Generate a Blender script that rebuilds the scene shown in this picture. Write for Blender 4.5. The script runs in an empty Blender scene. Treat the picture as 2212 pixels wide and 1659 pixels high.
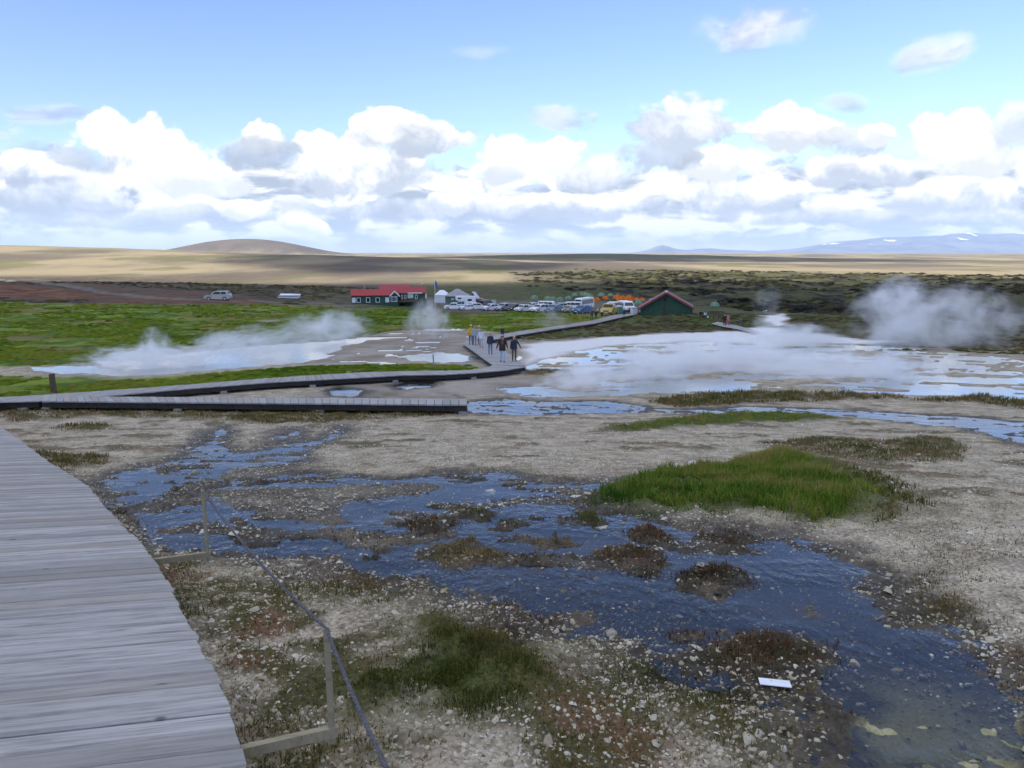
import bpy, bmesh, math, random, time
T0 = time.time()
import numpy as np
from mathutils import Vector, Matrix

random.seed(7); RNG = np.random.default_rng(11)
S = bpy.context.scene
COL = S.collection
R = math.radians

# ------------------------------------------------------------------ camera
CZ = 10.0                      # camera height above datum
FPX, CX, CY = 1736.0, 1106.0, 829.5
PITCH = math.atan((CY - 545.0) / FPX)
cam_d = bpy.data.cameras.new('camera'); cam = bpy.data.objects.new('camera', cam_d); COL.objects.link(cam)
cam_d.sensor_width = 36.0; cam_d.lens = 36.0 * FPX / 2212.0
cam_d.clip_start = 0.05; cam_d.clip_end = 120000.0
cam.location = (0, 0, CZ); cam.rotation_euler = (R(90) - PITCH, 0, 0)
S.camera = cam

# ------------------------------------------------------------------ light
SUN_EL, SUN_AZ = R(38), R(222)          # azimuth clockwise from +Y: behind, to the left
SUNV = Vector((math.cos(SUN_EL) * math.sin(SUN_AZ), math.cos(SUN_EL) * math.cos(SUN_AZ), math.sin(SUN_EL)))
sun_d = bpy.data.lights.new('sun', 'SUN'); sun_d.energy = 3.9; sun_d.angle = R(0.53); sun_d.color = (1.0, 0.95, 0.86)
sun = bpy.data.objects.new('sun', sun_d); COL.objects.link(sun)
sun.rotation_euler = (-SUNV).to_track_quat('-Z', 'Y').to_euler(); sun.location = SUNV * 100
S.view_settings.view_transform = 'Standard'; S.view_settings.look = 'None'
S.view_settings.gamma = 1.0; S.view_settings.use_curve_mapping = False
S.view_settings.exposure = 1.38
SKY_STRENGTH = 0.081
S.render.engine = 'CYCLES'
cy = S.cycles
cy.max_bounces = 6; cy.diffuse_bounces = 2; cy.glossy_bounces = 3; cy.transmission_bounces = 3
cy.volume_bounces = 4; cy.transparent_max_bounces = 12
cy.caustics_reflective = False; cy.caustics_refractive = False
cy.use_denoising = True; cy.use_adaptive_sampling = True; cy.adaptive_threshold = 0.02

# ------------------------------------------------------------------ node helper
class NT:
    def __init__(s, tree): s.t = tree; s.n = tree.nodes; s.l = tree.links
    def set(s, sock, v):
        if isinstance(v, bpy.types.NodeSocket): s.l.new(v, sock)
        elif isinstance(v, bpy.types.Node): s.l.new(v.outputs[0], sock)
        else: sock.default_value = v
    def node(s, kind, ins=None, **kw):
        n = s.n.new(kind)
        for k, v in kw.items(): setattr(n, k, v)
        for k, v in (ins or {}).items(): s.set(n.inputs[k], v)
        return n
    def math(s, op, a, b=0.0, c=0.0, clamp=False):
        n = s.n.new('ShaderNodeMath'); n.operation = op; n.use_clamp = clamp
        s.set(n.inputs[0], a); s.set(n.inputs[1], b); s.set(n.inputs[2], c); return n.outputs[0]
    def vec(s, op, a, b=(0, 0, 0), c=(0, 0, 0)):
        n = s.n.new('ShaderNodeVectorMath'); n.operation = op
        s.set(n.inputs[0], a); s.set(n.inputs[1], b)
        if op == 'MULTIPLY_ADD': s.set(n.inputs[2], c)
        return n.outputs[1] if op in ('DOT_PRODUCT', 'LENGTH') else n.outputs[0]
    def smooth(s, x, a, b, lo=0.0, hi=1.0, kind='SMOOTHSTEP'):
        n = s.n.new('ShaderNodeMapRange'); n.interpolation_type = kind
        for i, v in enumerate((x, a, b, lo, hi)): s.set(n.inputs[i], v)
        return n.outputs[0]
    def mixf(s, f, a, b):
        n = s.n.new('ShaderNodeMix'); n.data_type = 'FLOAT'
        s.set(n.inputs[0], f); s.set(n.inputs[2], a); s.set(n.inputs[3], b); return n.outputs[0]
    def mix(s, f, a, b, blend='MIX'):
        n = s.n.new('ShaderNodeMix'); n.data_type = 'RGBA'; n.blend_type = blend
        s.set(n.inputs[0], f)
        for i, v in ((6, a), (7, b)):
            if isinstance(v, tuple) and len(v) == 3: v = (*v, 1.0)
            s.set(n.inputs[i], v)
        return n.outputs[2]
    def noise(s, vec, scale, detail=4.0, rough=0.5, dist=0.0, out=0, dims='3D'):
        n = s.n.new('ShaderNodeTexNoise'); n.noise_dimensions = dims
        s.set(n.inputs['Vector'], vec); n.inputs['Scale'].default_value = scale
        n.inputs['Detail'].default_value = detail; n.inputs['Roughness'].default_value = rough
        n.inputs['Distortion'].default_value = dist
        return n.outputs[out]
    def voronoi(s, vec, scale, feature='F1', out='Distance', rnd=1.0, dims='3D'):
        n = s.n.new('ShaderNodeTexVoronoi'); n.feature = feature; n.voronoi_dimensions = dims
        s.set(n.inputs['Vector'], vec); n.inputs['Scale'].default_value = scale; n.inputs['Randomness'].default_value = rnd
        return n.outputs[out]

def pix_dir(px, py):
    u = (px - CX) / FPX; v = (CY - py) / FPX
    c, sn = math.cos(PITCH), math.sin(PITCH)
    return np.array([u, c + v * sn, -sn + v * c])

# ------------------------------------------------------------------ world: Nishita sky with a cumulus field
W = bpy.data.worlds.new('World'); S.world = W; W.use_nodes = True
W.cycles.sampling_method = 'MANUAL'; W.cycles.sample_map_resolution = 512
W.node_tree.nodes.clear(); N = NT(W.node_tree)
sky = N.node('ShaderNodeTexSky', sky_type='NISHITA', sun_disc=False, sun_elevation=SUN_EL, sun_rotation=SUN_AZ,
             altitude=650.0, air_density=1.0, dust_density=0.25, ozone_density=1.6)
tc = N.node('ShaderNodeTexCoord')
sp = N.node('ShaderNodeSeparateXYZ', {0: tc.outputs['Generated']})
az = N.math('ARCTAN2', sp.outputs[0], sp.outputs[1]); el = N.math('ARCSINE', sp.outputs[2])
P = N.node('ShaderNodeCombineXYZ', {0: az, 1: el}).outputs[0]
# domain noise: billowing cauliflower edge + soft large shapes
warp = N.noise(P, 9.0, 2.0, 0.5, out=1, dims='2D')
Pw = N.vec('MULTIPLY_ADD', N.vec('SUBTRACT', warp, (0.5, 0.5, 0.5)), (0.05, 0.03, 0.0), P)
nb = N.noise(Pw, 24.0, 8.0, 0.62, dims='2D')                      # edge detail
vb = N.voronoi(N.vec('MULTIPLY', Pw, (1.0, 1.25, 1.0)), 30.0, 'SMOOTH_F1', dims='2D')  # puffs
vb2 = N.voronoi(N.vec('MULTIPLY', Pw, (1.0, 1.2, 1.0)), 78.0, 'F1', dims='2D')
puff = N.math('MULTIPLY_ADD', N.math('SUBTRACT', 0.42, vb2), 0.42, N.math('SUBTRACT', 0.52, vb))
edge = N.math('MULTIPLY_ADD', N.math('SUBTRACT', nb, 0.5), 1.9, N.math('MULTIPLY', puff, 0.55))
nl = N.math('MULTIPLY_ADD', N.math('SUBTRACT', N.noise(N.vec('ADD', Pw, (3.1, 1.7, 0)), 21.0, 7.0, 0.62, dims='2D'), 0.5), 2.5, N.math('MULTIPLY', puff, 0.5))

# low stratified deck all the way round the horizon, its top wandering in height
topn = N.noise(N.vec('MULTIPLY', P, (1.0, 0.0, 0.0)), 5.5, 3.0, 0.5, dims='2D')
toph = N.math('MULTIPLY_ADD', topn, 0.11, 0.062)
dk = N.math('ADD', N.math('DIVIDE', N.math('SUBTRACT', toph, el), 0.035), N.math('MULTIPLY', edge, 1.0))
A = N.smooth(dk, -0.1, 0.9)
strat = N.noise(N.vec('MULTIPLY', Pw, (1.0, 3.4, 1.0)), 13.0, 4.0, 0.55, dims='2D')
B = N.smooth(N.math('MULTIPLY_ADD', nl, 0.06, strat), 0.38, 0.60, 0.48, 1.0)
B = N.mixf(N.smooth(el, 0.035, 0.004, 0., .8), B, 0.64)

# scattered cumulus added overhead out of view, brightened to lift the shade below
zc = N.math('MAXIMUM', sp.outputs[2], 0.12)
pl = N.node('ShaderNodeCombineXYZ', {0: N.math('DIVIDE', sp.outputs[0], zc), 1: N.math('DIVIDE', sp.outputs[1], zc)}).outputs[0]
ov = N.noise(pl, 1.15, 5.0, 0.55, dims='2D')
oa = N.math('MULTIPLY', N.smooth(ov, 0.45, 0.57), N.smooth(el, 0.56, 0.74))
B = N.mixf(oa, B, N.smooth(ov, 0.50, 0.74, 2.0, 1.0)); A = N.math('MAXIMUM', A, oa)

def azel(px, py):
    d = pix_dir(px, py); d = d / np.linalg.norm(d)
    return math.atan2(d[0], d[1]), math.asin(d[2])
# cumulus heads: centre and half size (photograph pixels), edge softness, brightest, darkest, opacity
CU = [
 (1000, 455, 520, 26, .5, .86, .50, .9), (300, 470, 420, 30, .5, .80, .52, .9), (1900, 470, 420, 26, .5, .84, .5, .9),
 (130, 420, 190, 55, .4, .95, .50, 1), (2060, 420, 230, 42, .4, 1.15, .62, 1), (1600, 425, 190, 45, .4, 1.15, .60, 1),
 (1250, 445, 190, 40, .35, 1.15, .58, 1), (520, 462, 65, 32, .3, 1.1, .8, 1), (650, 490, 70, 22, .3, 1.1, .8, 1), (985, 440, 60, 26, .3, 1.1, .7, 1),
 (60, 370, 110, 48, .3, 1.1, .52, 1), (305, 330, 165, 95, .22, 1.2, .92, 1), (440, 385, 105, 50, .25, 1.15, .8, 1), (200, 340, 95, 32, .45, .66, .5, .85),
 (760, 370, 190, 75, .25, 1.2, .62, 1), (690, 315, 72, 40, .25, 1.2, .9, 1), (560, 310, 55, 48, .25, 1.15, .7, 1), (560, 330, 98, 40, .45, .64, .46, .9),
 (840, 285, 95, 55, .22, 1.2, .95, 1), (900, 305, 135, 48, .35, 1.05, .56, .95),
 (1110, 360, 105, 68, .22, 1.2, .95, 1), (1200, 335, 75, 50, .25, 1.2, .9, 1), (1290, 375, 95, 45, .3, 1.0, .56, 1), (1080, 380, 55, 25, .4, .9, .7, .8),
 (1560, 360, 115, 45, .25, 1.15, .8, 1), (1420, 345, 120, 38, .4, .72, .5, .9), (1480, 280, 150, 80, .35, 1.0, .62, .95), (1190, 255, 85, 38, .5, .82, .62, .75),
 (1850, 365, 150, 42, .3, 1.15, .62, 1), (1730, 290, 110, 62, .25, 1.15, .72, 1), (1840, 300, 100, 42, .4, .85, .6, .9), (1890, 280, 52, 34, .25, 1.15, .8, 1),
 (2090, 325, 130, 78, .25, 1.18, .8, 1), (2010, 265, 48, 42, .22, 1.2, .9, 1), (2180, 280, 75, 55, .4, .95, .7, .9), (1830, 222, 68, 24, .8, .60, .5, .65),
 (740, 475, 32, 26, .5, .56, .48, .8), (95, 245, 100, 30, .8, .58, .48, .7), (10, 295, 50, 14, .9, .56, .5, .6),
 (1630, 58, 150, 58, .95, 1.0, .66, .95), (2025, 108, 98, 50, .95, 1.0, .70, .95), (1040, 102, 85, 22, 1.0, .64, .6, .28),
]
CLOUD = 0.46
skyc = N.mix(1.0, N.vec('SCALE', sky.outputs[0]), (0.88, 0.885, 1.10), 'MULTIPLY')
skyc.node.inputs[6].links[0].from_node.inputs['Scale'].default_value = SKY_STRENGTH
def cover(A, B, heads):
    """lay cumulus heads over the deck and give the finished sky as a background"""
    for (a0, e0, ia, ie, soft, hi, lo, op) in heads:
        q = N.vec('MULTIPLY_ADD', Pw, (ia, ie, 0), (-a0 * ia, -e0 * ie, 0))
        d = N.math('SUBTRACT', 0.92, N.vec('DOT_PRODUCT', q, q))
        al = N.smooth(N.math('MULTIPLY_ADD', edge, .5 if soft > .7 else 1.0, d), 0.0, 0.22 + soft, 0.0, op)
        qy = N.node('ShaderNodeSeparateXYZ', {0: q}).outputs[1]
        sh = N.smooth(N.math('ADD', qy, nl), -0.55, 1.0, lo * 1.0, hi * 1.12 if hi > 1 else hi)
        B = N.mixf(al, B, sh); A = N.math('MAXIMUM', A, al)
    A = N.math('MULTIPLY', A, N.smooth(el, -0.02, 0.0))
    tint = N.mix(N.smooth(B, 0.5, 0.95), (0.86, 0.95, 1.07), (1.0, 1.0, 1.0))
    val = N.math('MULTIPLY', B, CLOUD)
    c = N.mix(1.0, tint, N.node('ShaderNodeCombineXYZ', {0: val, 1: val, 2: val}).outputs[0], 'MULTIPLY')
    return N.node('ShaderNodeBackground', {'Color': N.mix(A, skyc, c), 'Strength': 1.0}).outputs[0]
HEADS = []
for (px, py, hw, hh, soft, hi, lo, op) in CU:
    a0, e0 = azel(px, py); a1 = azel(px + hw, py)[0]; e1 = azel(px, py - hh)[1]
    HEADS.append((a0, e0, 1 / (a1 - a0), 1 / (e1 - e0), soft, hi, lo, op))
# the sky is worked out sector by sector (each holds every head that reaches into it)
edges = [-0.80, -0.36, -0.18, 0.0, 0.18, 0.36, 0.80]
res = cover(A, B, [])
for s0, s1 in zip(edges[:-1], edges[1:]):
    hs = [h for h in HEADS if h[0] + 1.7 / h[2] > s0 - .03 and h[0] - 1.7 / h[2] < s1 + .03]
    inside = N.math('MULTIPLY', N.math('MULTIPLY', N.math('GREATER_THAN', az, s0), N.math('LESS_THAN', az, s1)),
                    N.math('MULTIPLY', N.math('GREATER_THAN', el, -0.03), N.math('LESS_THAN', el, 0.42)))
    res = N.node('ShaderNodeMixShader', {0: inside, 1: res, 2: cover(A, B, hs)}).outputs[0]
N.node('ShaderNodeOutputWorld', {'Surface': res})

# ------------------------------------------------------------------ numpy noise
def _h(ix, iy, seed):
    h = (ix.astype(np.int64) * 374761393 + iy.astype(np.int64) * 668265263 + seed * 974634777) & 0xffffffff
    h = ((h ^ (h >> 13)) * 1274126177) & 0xffffffff
    h = (h ^ (h >> 16)) & 0xffff
    return h.astype(np.float32) * (2 * math.pi / 65536.0)
def pnoise(x, y, seed=0):
    x = np.asarray(x, float); y = np.asarray(y, float)
    ix = np.floor(x); iy = np.floor(y); fx = (x - ix).astype(np.float32); fy = (y - iy).astype(np.float32)
    ux = fx * fx * fx * (fx * (fx * 6 - 15) + 10); uy = fy * fy * fy * (fy * (fy * 6 - 15) + 10)
    def g(dx, dy):
        a = _h(ix + dx, iy + dy, seed); return np.cos(a) * (fx - dx) + np.sin(a) * (fy - dy)
    a = g(0, 0); b = g(1, 0); c = g(0, 1); d = g(1, 1)
    return (a + ux * (b - a)) * (1 - uy) + (c + ux * (d - c)) * uy
def fbm(x, y, oct=4, seed=0, gain=0.5):
    s = 0.0; a = 1.0
    for i in range(oct):
        s = s + a * pnoise(x * 2 ** i + 17.3 * i, y * 2 ** i - 9.1 * i, seed + i); a *= gain
    return s
def sstep(a, b, x):
    t = np.clip((np.asarray(x, float) - a) / (b - a), 0, 1); return t * t * (3 - 2 * t)

# ------------------------------------------------------------------ base height of the land
HY = np.array([-400, -60, -10, 0, 3, 6, 10, 20, 33, 54, 117, 190, 300, 460, 40000.0])
HH = np.array([-6, 0.5, 1.9, 2.15, 2.3, 2.62, 3.2, 4.8, 6.45, 7.37, 10.0, 13.0, 15.6, 16.4, 18.0])
def gau(x, y, cx, cy, sx1, sx2, sy):
    dx = x - cx; sx = np.where(dx < 0, sx1, sx2)
    return np.exp(-0.5 * (dx / sx) ** 2 - 0.5 * ((y - cy) / sy) ** 2)
def z0(x, y):
    x = np.asarray(x, float); y = np.asarray(y, float)
    r = np.hypot(x, y)
    h = 0
    for k, w in ((0.8, .15), (0.92, .2), (1.0, .3), (1.08, .2), (1.2, .15)): h = h + w * np.interp(y * k, HY, HH)
    f = sstep(230, 480, r)
    h = h * (1 - f) + np.interp(r, HY, HH) * f
    z = CZ - h
    z = z + 2.3 * sstep(-18, -70, x) * sstep(75, 170, y) * (1 - sstep(230, 420, r))      # meadow rises to the left
    z = z + 3.2 * gau(x, y, -150, 255, 60, 60, 45)                                        # red soil bank
    z = z + 1.0 * gau(x, y, 31, 122, 14, 9, 13) + 0.5 * gau(x, y, 47, 108, 12, 8, 12)     # gravel mound before the hut
    z = z - 4.6 * gau(x, y, 100, 265, 45, 90, 62)
    z = z + 26.5 * gau(x, y, -900, 1150, 500, 440, 420) + 5 * gau(x, y, -330, 900, 250, 250, 200)
    z = z + 98 * np.exp(-np.abs(gaur(x, y)) ** 1.15)
    z = z + 12.5 * gau(x, y, 233, 2200, 300, 260, 330)
    z = z + 6 * gau(x, y, -250, 3300, 900, 500, 300) + 7 * gau(x, y, 1500, 4200, 500, 900, 300)
    z = z + sstep(300, 1500, r) * (fbm(x / 420, y / 420, 4, 5) * 3.2) * (1 - 0.5 * sstep(6000, 15000, r))
    lv = lavamask(x, y)
    z = z + lv * (np.abs(fbm(x / 40, y / 40, 5, 9, 0.6)) * 3.6 - .7)
    z = z + sstep(60, 140, r) * (1 - sstep(300, 600, r)) * fbm(x / 22, y / 22, 4, 3) * 0.5
    return z
def gaur(x, y):
    dx = x + 1620; sx = np.where(dx < 0, 460.0, 430.0)
    return (dx / sx) ** 2 + ((y - 5000) / 420) ** 2
def lavamask(x, y):
    r = np.hypot(x, y)
    n = fbm(x / 120, y / 120, 3, 21) * 60
    return sstep(215, 300, r + n * .6) * (1 - sstep(560, 760, r + n)) * sstep(-0.02, 0.14, x / (y + 1) + n * .0012)

TS = np.exp(np.linspace(math.log(1.5), math.log(20000), 420))
def unproj(px, py, off=0.0):
    d = pix_dir(px, py)
    ts = TS
    g = (CZ + d[2] * ts) - (z0(d[0] * ts, d[1] * ts) + off)
    k = np.argmax(g < 0)
    if g[k] >= 0: k = len(ts) - 1
    a, b = ts[max(k - 1, 0)], ts[k]
    for _ in range(2):
        t2 = np.linspace(a, b, 24)
        g = (CZ + d[2] * t2) - (z0(d[0] * t2, d[1] * t2) + off)
        k = int(np.argmax(g < 0)) if (g < 0).any() else 23
        a, b = t2[max(k - 1, 0)], t2[k]
    b = 0.5 * (a + b)
    return np.array([d[0] * b, d[1] * b])
def wpoly(pts): return np.array([unproj(*p) for p in pts])

def sdf(P, x, y):
    """signed distance to polygon P, negative inside"""
    d2 = np.full(x.shape, 1e18); ins = np.zeros(x.shape, bool)
    n = len(P)
    for i in range(n):
        ax, ay = P[i]; bx, by = P[(i + 1) % n]
        ex, ey = bx - ax, by - ay; L = ex * ex + ey * ey + 1e-12
        t = np.clip(((x - ax) * ex + (y - ay) * ey) / L, 0, 1)
        d2 = np.minimum(d2, (x - ax - t * ex) ** 2 + (y - ay - t * ey) ** 2)
        c = ((ay <= y) & (by > y)) | ((by <= y) & (ay > y))
        if abs(ey) > 1e-12: ins ^= c & (x < ax + (y - ay) / ey * ex)
    d = np.sqrt(d2); return np.where(ins, -d, d)
def pline(P, x, y):
    d2 = np.full(x.shape, 1e18)
    for i in range(len(P) - 1):
        ax, ay = P[i]; ex, ey = P[i + 1] - P[i]; L = ex * ex + ey * ey + 1e-12
        t = np.clip(((x - ax) * ex + (y - ay) * ey) / L, 0, 1)
        d2 = np.minimum(d2, (x - ax - t * ex) ** 2 + (y - ay - t * ey) ** 2)
    return np.sqrt(d2)
def boxed(fn, P, x, y, m, *a):
    """evaluate a distance only near P; far points get the margin m"""
    out = np.full(x.shape, m)
    lo = P.min(0) - m; hi = P.max(0) + m
    k = (x > lo[0]) & (x < hi[0]) & (y > lo[1]) & (y < hi[1])
    if k.any(): out[k] = np.minimum(fn(P, x[k], y[k]), m)
    return out

# ------------------------------------------------------------------ map of the ground: outlines read off the photograph and laid on the land
STREAM = [wpoly(p) for p in (
 [(180,1040),(250,1020),(330,1003),(400,985),(440,958),(462,930),(500,920),(514,938),(492,958),(530,978),(585,968),(600,945),(622,925),(645,932),(634,958),(690,948),(742,920),(764,930),(722,956),(655,975),(640,1000),(625,1016),(700,1026),(800,1036),(960,1026),(1000,1018),(1090,1018),(1200,1040),(1260,1046),(1330,1040),(1300,1062),(1262,1085),(1290,1112),(1400,1122),(1490,1132),(1540,1142),(1640,1150),(1720,1172),(1800,1192),(1890,1228),(1915,1268),(1950,1310),(2010,1350),(2110,1392),(2212,1425),(2330,1480),(2420,1900),(1900,1900),(1775,1620),(1690,1540),(1600,1492),(1500,1462),(1400,1422),(1340,1396),(1250,1404),(1180,1392),(1120,1350),(1040,1320),(960,1300),(880,1270),(800,1260),(700,1240),(600,1216),(500,1202),(420,1192),(345,1196),(290,1150),(235,1095)],
 [(1012,888),(1022,870),(1100,862),(1200,866),(1300,868),(1405,880),(1390,893),(1200,896),(1080,898)],
 [(1400,884),(1500,884),(1600,880),(1750,884),(1900,890),(2050,899),(2212,912),(2320,925),(2320,985),(2212,962),(2150,945),(2050,925),(1900,906),(1700,894),(1550,893),(1440,893)],
 [(705,846),(740,838),(790,846),(775,860),(720,858)], [(830,832),(870,824),(950,826),(930,838),(860,842)],
)]
POOL = [wpoly(p) for p in (                                  # steaming hot pools
 [(60,795),(200,790),(235,772),(330,766),(450,758),(600,744),(700,737),(735,752),(725,768),(640,785),(500,796),(380,807),(250,812),(130,806)],
 [(690,742),(780,728),(835,728),(800,738),(720,750)],
 [(865,770),(950,762),(1035,770),(1048,780),(960,784),(880,780)],
)]
FLAT = [wpoly(p) for p in (                                  # wide sheet of runoff over the sinter
 [(1135,800),(1118,770),(1150,742),(1250,731),(1400,724),(1560,728),(1700,738),(1900,748),(2100,764),(2330,790),(2330,868),(2100,858),(1900,851),(1700,846),(1500,849),(1330,856),(1180,858),(1100,852),(1080,838),(1230,826),(1300,806)],
)]
SINTER = [wpoly(p) for p in ([(1640,682),(1690,676),(1702,690),(1700,704),(1668,704),(1650,692)], [(1590,712),(1640,706),(1700,712),(1660,728),(1600,724)],
 [(1130,745),(1400,722),(1580,716),(1720,722),(1960,740),(1700,746),(1500,738),(1300,748),(1200,770),(1150,790)], [(1650,668),(1664,664),(1666,671),(1652,673)])]
STREAKS = [wpoly([(690,770),(740,735),(850,716),(980,708),(1040,715),(1020,740),(1045,775),(1040,790),(860,786),(760,790)])]
BARE = [wpoly(p) for p in ([(640,792),(700,768),(735,740),(850,716),(960,708),(1060,716),(1110,735),(1130,742),(1120,800),(1060,792),(870,782),(760,792)],
 [(555,693),(600,690),(606,695),(560,697)], [(1045,815),(1230,812),(1330,800),(1300,826),(1230,835),(1000,865),(700,868),(640,852),(830,818)])]
MEADOW = [wpoly(p) for p in (
 [(-60,652),(120,656),(300,658),(520,658),(700,660),(760,668),(860,668),(930,672),(1000,680),(1120,672),(1250,672),(1350,676),(1300,700),(1180,712),(1060,718),(900,710),(800,722),(690,735),(600,742),(450,756),(200,786),(60,793),(-60,798)],
 [(-60,812),(120,814),(250,818),(400,812),(560,800),(700,790),(860,786),(1040,790),(1058,800),(1000,806),(800,806),(560,828),(300,846),(-60,872)])]
REDSOIL = [wpoly(p) for p in ([(-60,612),(40,616),(150,626),(260,640),(200,648),(100,646),(-60,642)],)]
TANSOIL = [wpoly(p) for p in ([(130,612),(300,622),(450,634),(600,650),(560,660),(300,657),(200,655),(260,640)],)]
ROAD = wpoly([(-60,602),(20,605),(90,611),(150,618),(205,628),(300,640),(400,647),(472,651),(600,653),(700,656),(760,662)])
PARK = [wpoly([(760,662),(930,655),(960,672),(1100,674),(1260,676),(1380,672),(1380,655),(1250,650),(1000,648),(900,640)])]
GREEN = [wpoly(p) for p in (
 [(1262,1082),(1300,1062),(1380,1037),(1500,1018),(1600,1005),(1650,982),(1720,988),(1800,1012),(1880,1062),(1915,1092),(1860,1130),(1750,1138),(1620,1122),(1500,1112),(1400,1117),(1320,1106)],
 [(1290,930),(1450,907),(1600,893),(1750,899),(1820,908),(1650,917),(1500,924),(1350,936)],
 [(840,1480),(900,1420),(940,1370),(1080,1380),(1160,1420),(1190,1500),(1120,1560),(1000,1580),(900,1560)],
 [(720,1520),(830,1470),(900,1500),(880,1560),(780,1570)],
)]
ROUGH = [wpoly(p) for p in (                                  # rusty and olive moss
 [(1640,965),(1730,948),(1900,958),(2000,945),(2080,975),(2050,1000),(1900,1005),(1720,985)], [(1780,1010),(1960,1050),(2000,1100),(1900,1140),(1860,1080)],
 [(1400,872),(1500,852),(1700,850),(1900,853),(1960,862),(1700,872),(1480,882)], [(1960,868),(2100,856),(2212,866),(2330,890),(2212,886),(2090,872)],
 [(0,892),(150,885),(340,885),(560,886),(700,888),(860,892),(1010,890),(1000,902),(850,905),(700,922),(560,915),(400,905),(200,902),(40,915)],
 [(30,990),(120,985),(230,992),(200,1010),(110,1015)], [(100,925),(180,918),(250,925),(160,935)],
 [(500,898),(700,892),(740,905),(600,918),(520,912)],
 [(560,1265),(720,1255),(880,1270),(920,1300),(800,1320),(620,1310)], [(345,1225),(430,1215),(450,1245),(380,1265)], [(395,1310),(480,1285),(520,1300),(470,1340),(400,1350)],
 [(500,1590),(620,1560),(760,1600),(900,1640),(800,1700),(520,1700)], [(1300,1430),(1450,1440),(1600,1520),(1720,1660),(1500,1600),(1380,1510)],
 [(1130,1110),(1000,1095),(1030,1130),(1120,1140)], [(1250,1110),(1330,1115),(1290,1150),(1240,1140)],
 [(1240,815),(1330,795),(1390,790),(1380,800),(1280,822)], [(1140,800),(1230,798),(1250,806),(1150,812)],
)]
ISLAND = [(wpoly(p), k) for p, k in (                         # higher ground inside the stream; k: 0 gravel, 1 rusty tuft, 2 straw tuft
 ([(440,1062),(560,1052),(700,1054),(850,1041),(940,1046),(1000,1056),(900,1066),(800,1082),(750,1100),(780,1135),(700,1150),(620,1128),(560,1112),(480,1096)], 0),
 ([(500,1012),(620,1003),(640,1022),(560,1040),(450,1036)], 0), ([(520,985),(560,990),(620,990),(600,998),(540,1000)], 0),
 ([(700,1150),(780,1140),(850,1170),(830,1200),(740,1190)], 0),
 ([(410,1148),(440,1142),(470,1150),(440,1160)], 0), ([(242,1100),(275,1103),(280,1115),(255,1115)], 1),
 ([(860,1132),(930,1118),(1000,1130),(980,1152),(890,1158)], 1), ([(870,1195),(960,1180),(1040,1172),(1100,1195),(1090,1222),(990,1232),(900,1215)], 2),
 ([(1100,1205),(1180,1195),(1200,1212),(1130,1222)], 1),
 ([(1270,1192),(1340,1180),(1450,1200),(1440,1250),(1360,1250),(1300,1220)], 1), ([(1460,1240),(1540,1225),(1620,1240),(1610,1275),(1520,1290),(1470,1270)], 1),
 ([(1340,1150),(1400,1138),(1470,1160),(1440,1180),(1360,1175)], 1), ([(1520,1160),(1580,1152),(1640,1175),(1590,1198),(1530,1185)], 1), ([(1160,1165),(1240,1160),(1250,1178),(1180,1182)], 2),
 ([(1070,1318),(1120,1312),(1150,1325),(1100,1335)], 1), ([(1190,1335),(1260,1328),(1280,1345),(1210,1352)], 1), ([(1420,1360),(1500,1352),(1560,1370),(1470,1385)], 1),
 ([(1460,1420),(1560,1385),(1700,1375),(1800,1400),(1820,1440),(1740,1480),(1600,1470),(1500,1450)], 1),
 ([(1690,1498),(1740,1492),(1755,1512),(1700,1518)], 2), ([(1730,1560),(1770,1545),(1790,1580),(1745,1590)], 2), ([(1940,1320),(2040,1300),(2080,1330),(1990,1350)], 2),
 ([(2140,1410),(2230,1395),(2300,1440),(2212,1460)], 2),
)]

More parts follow.
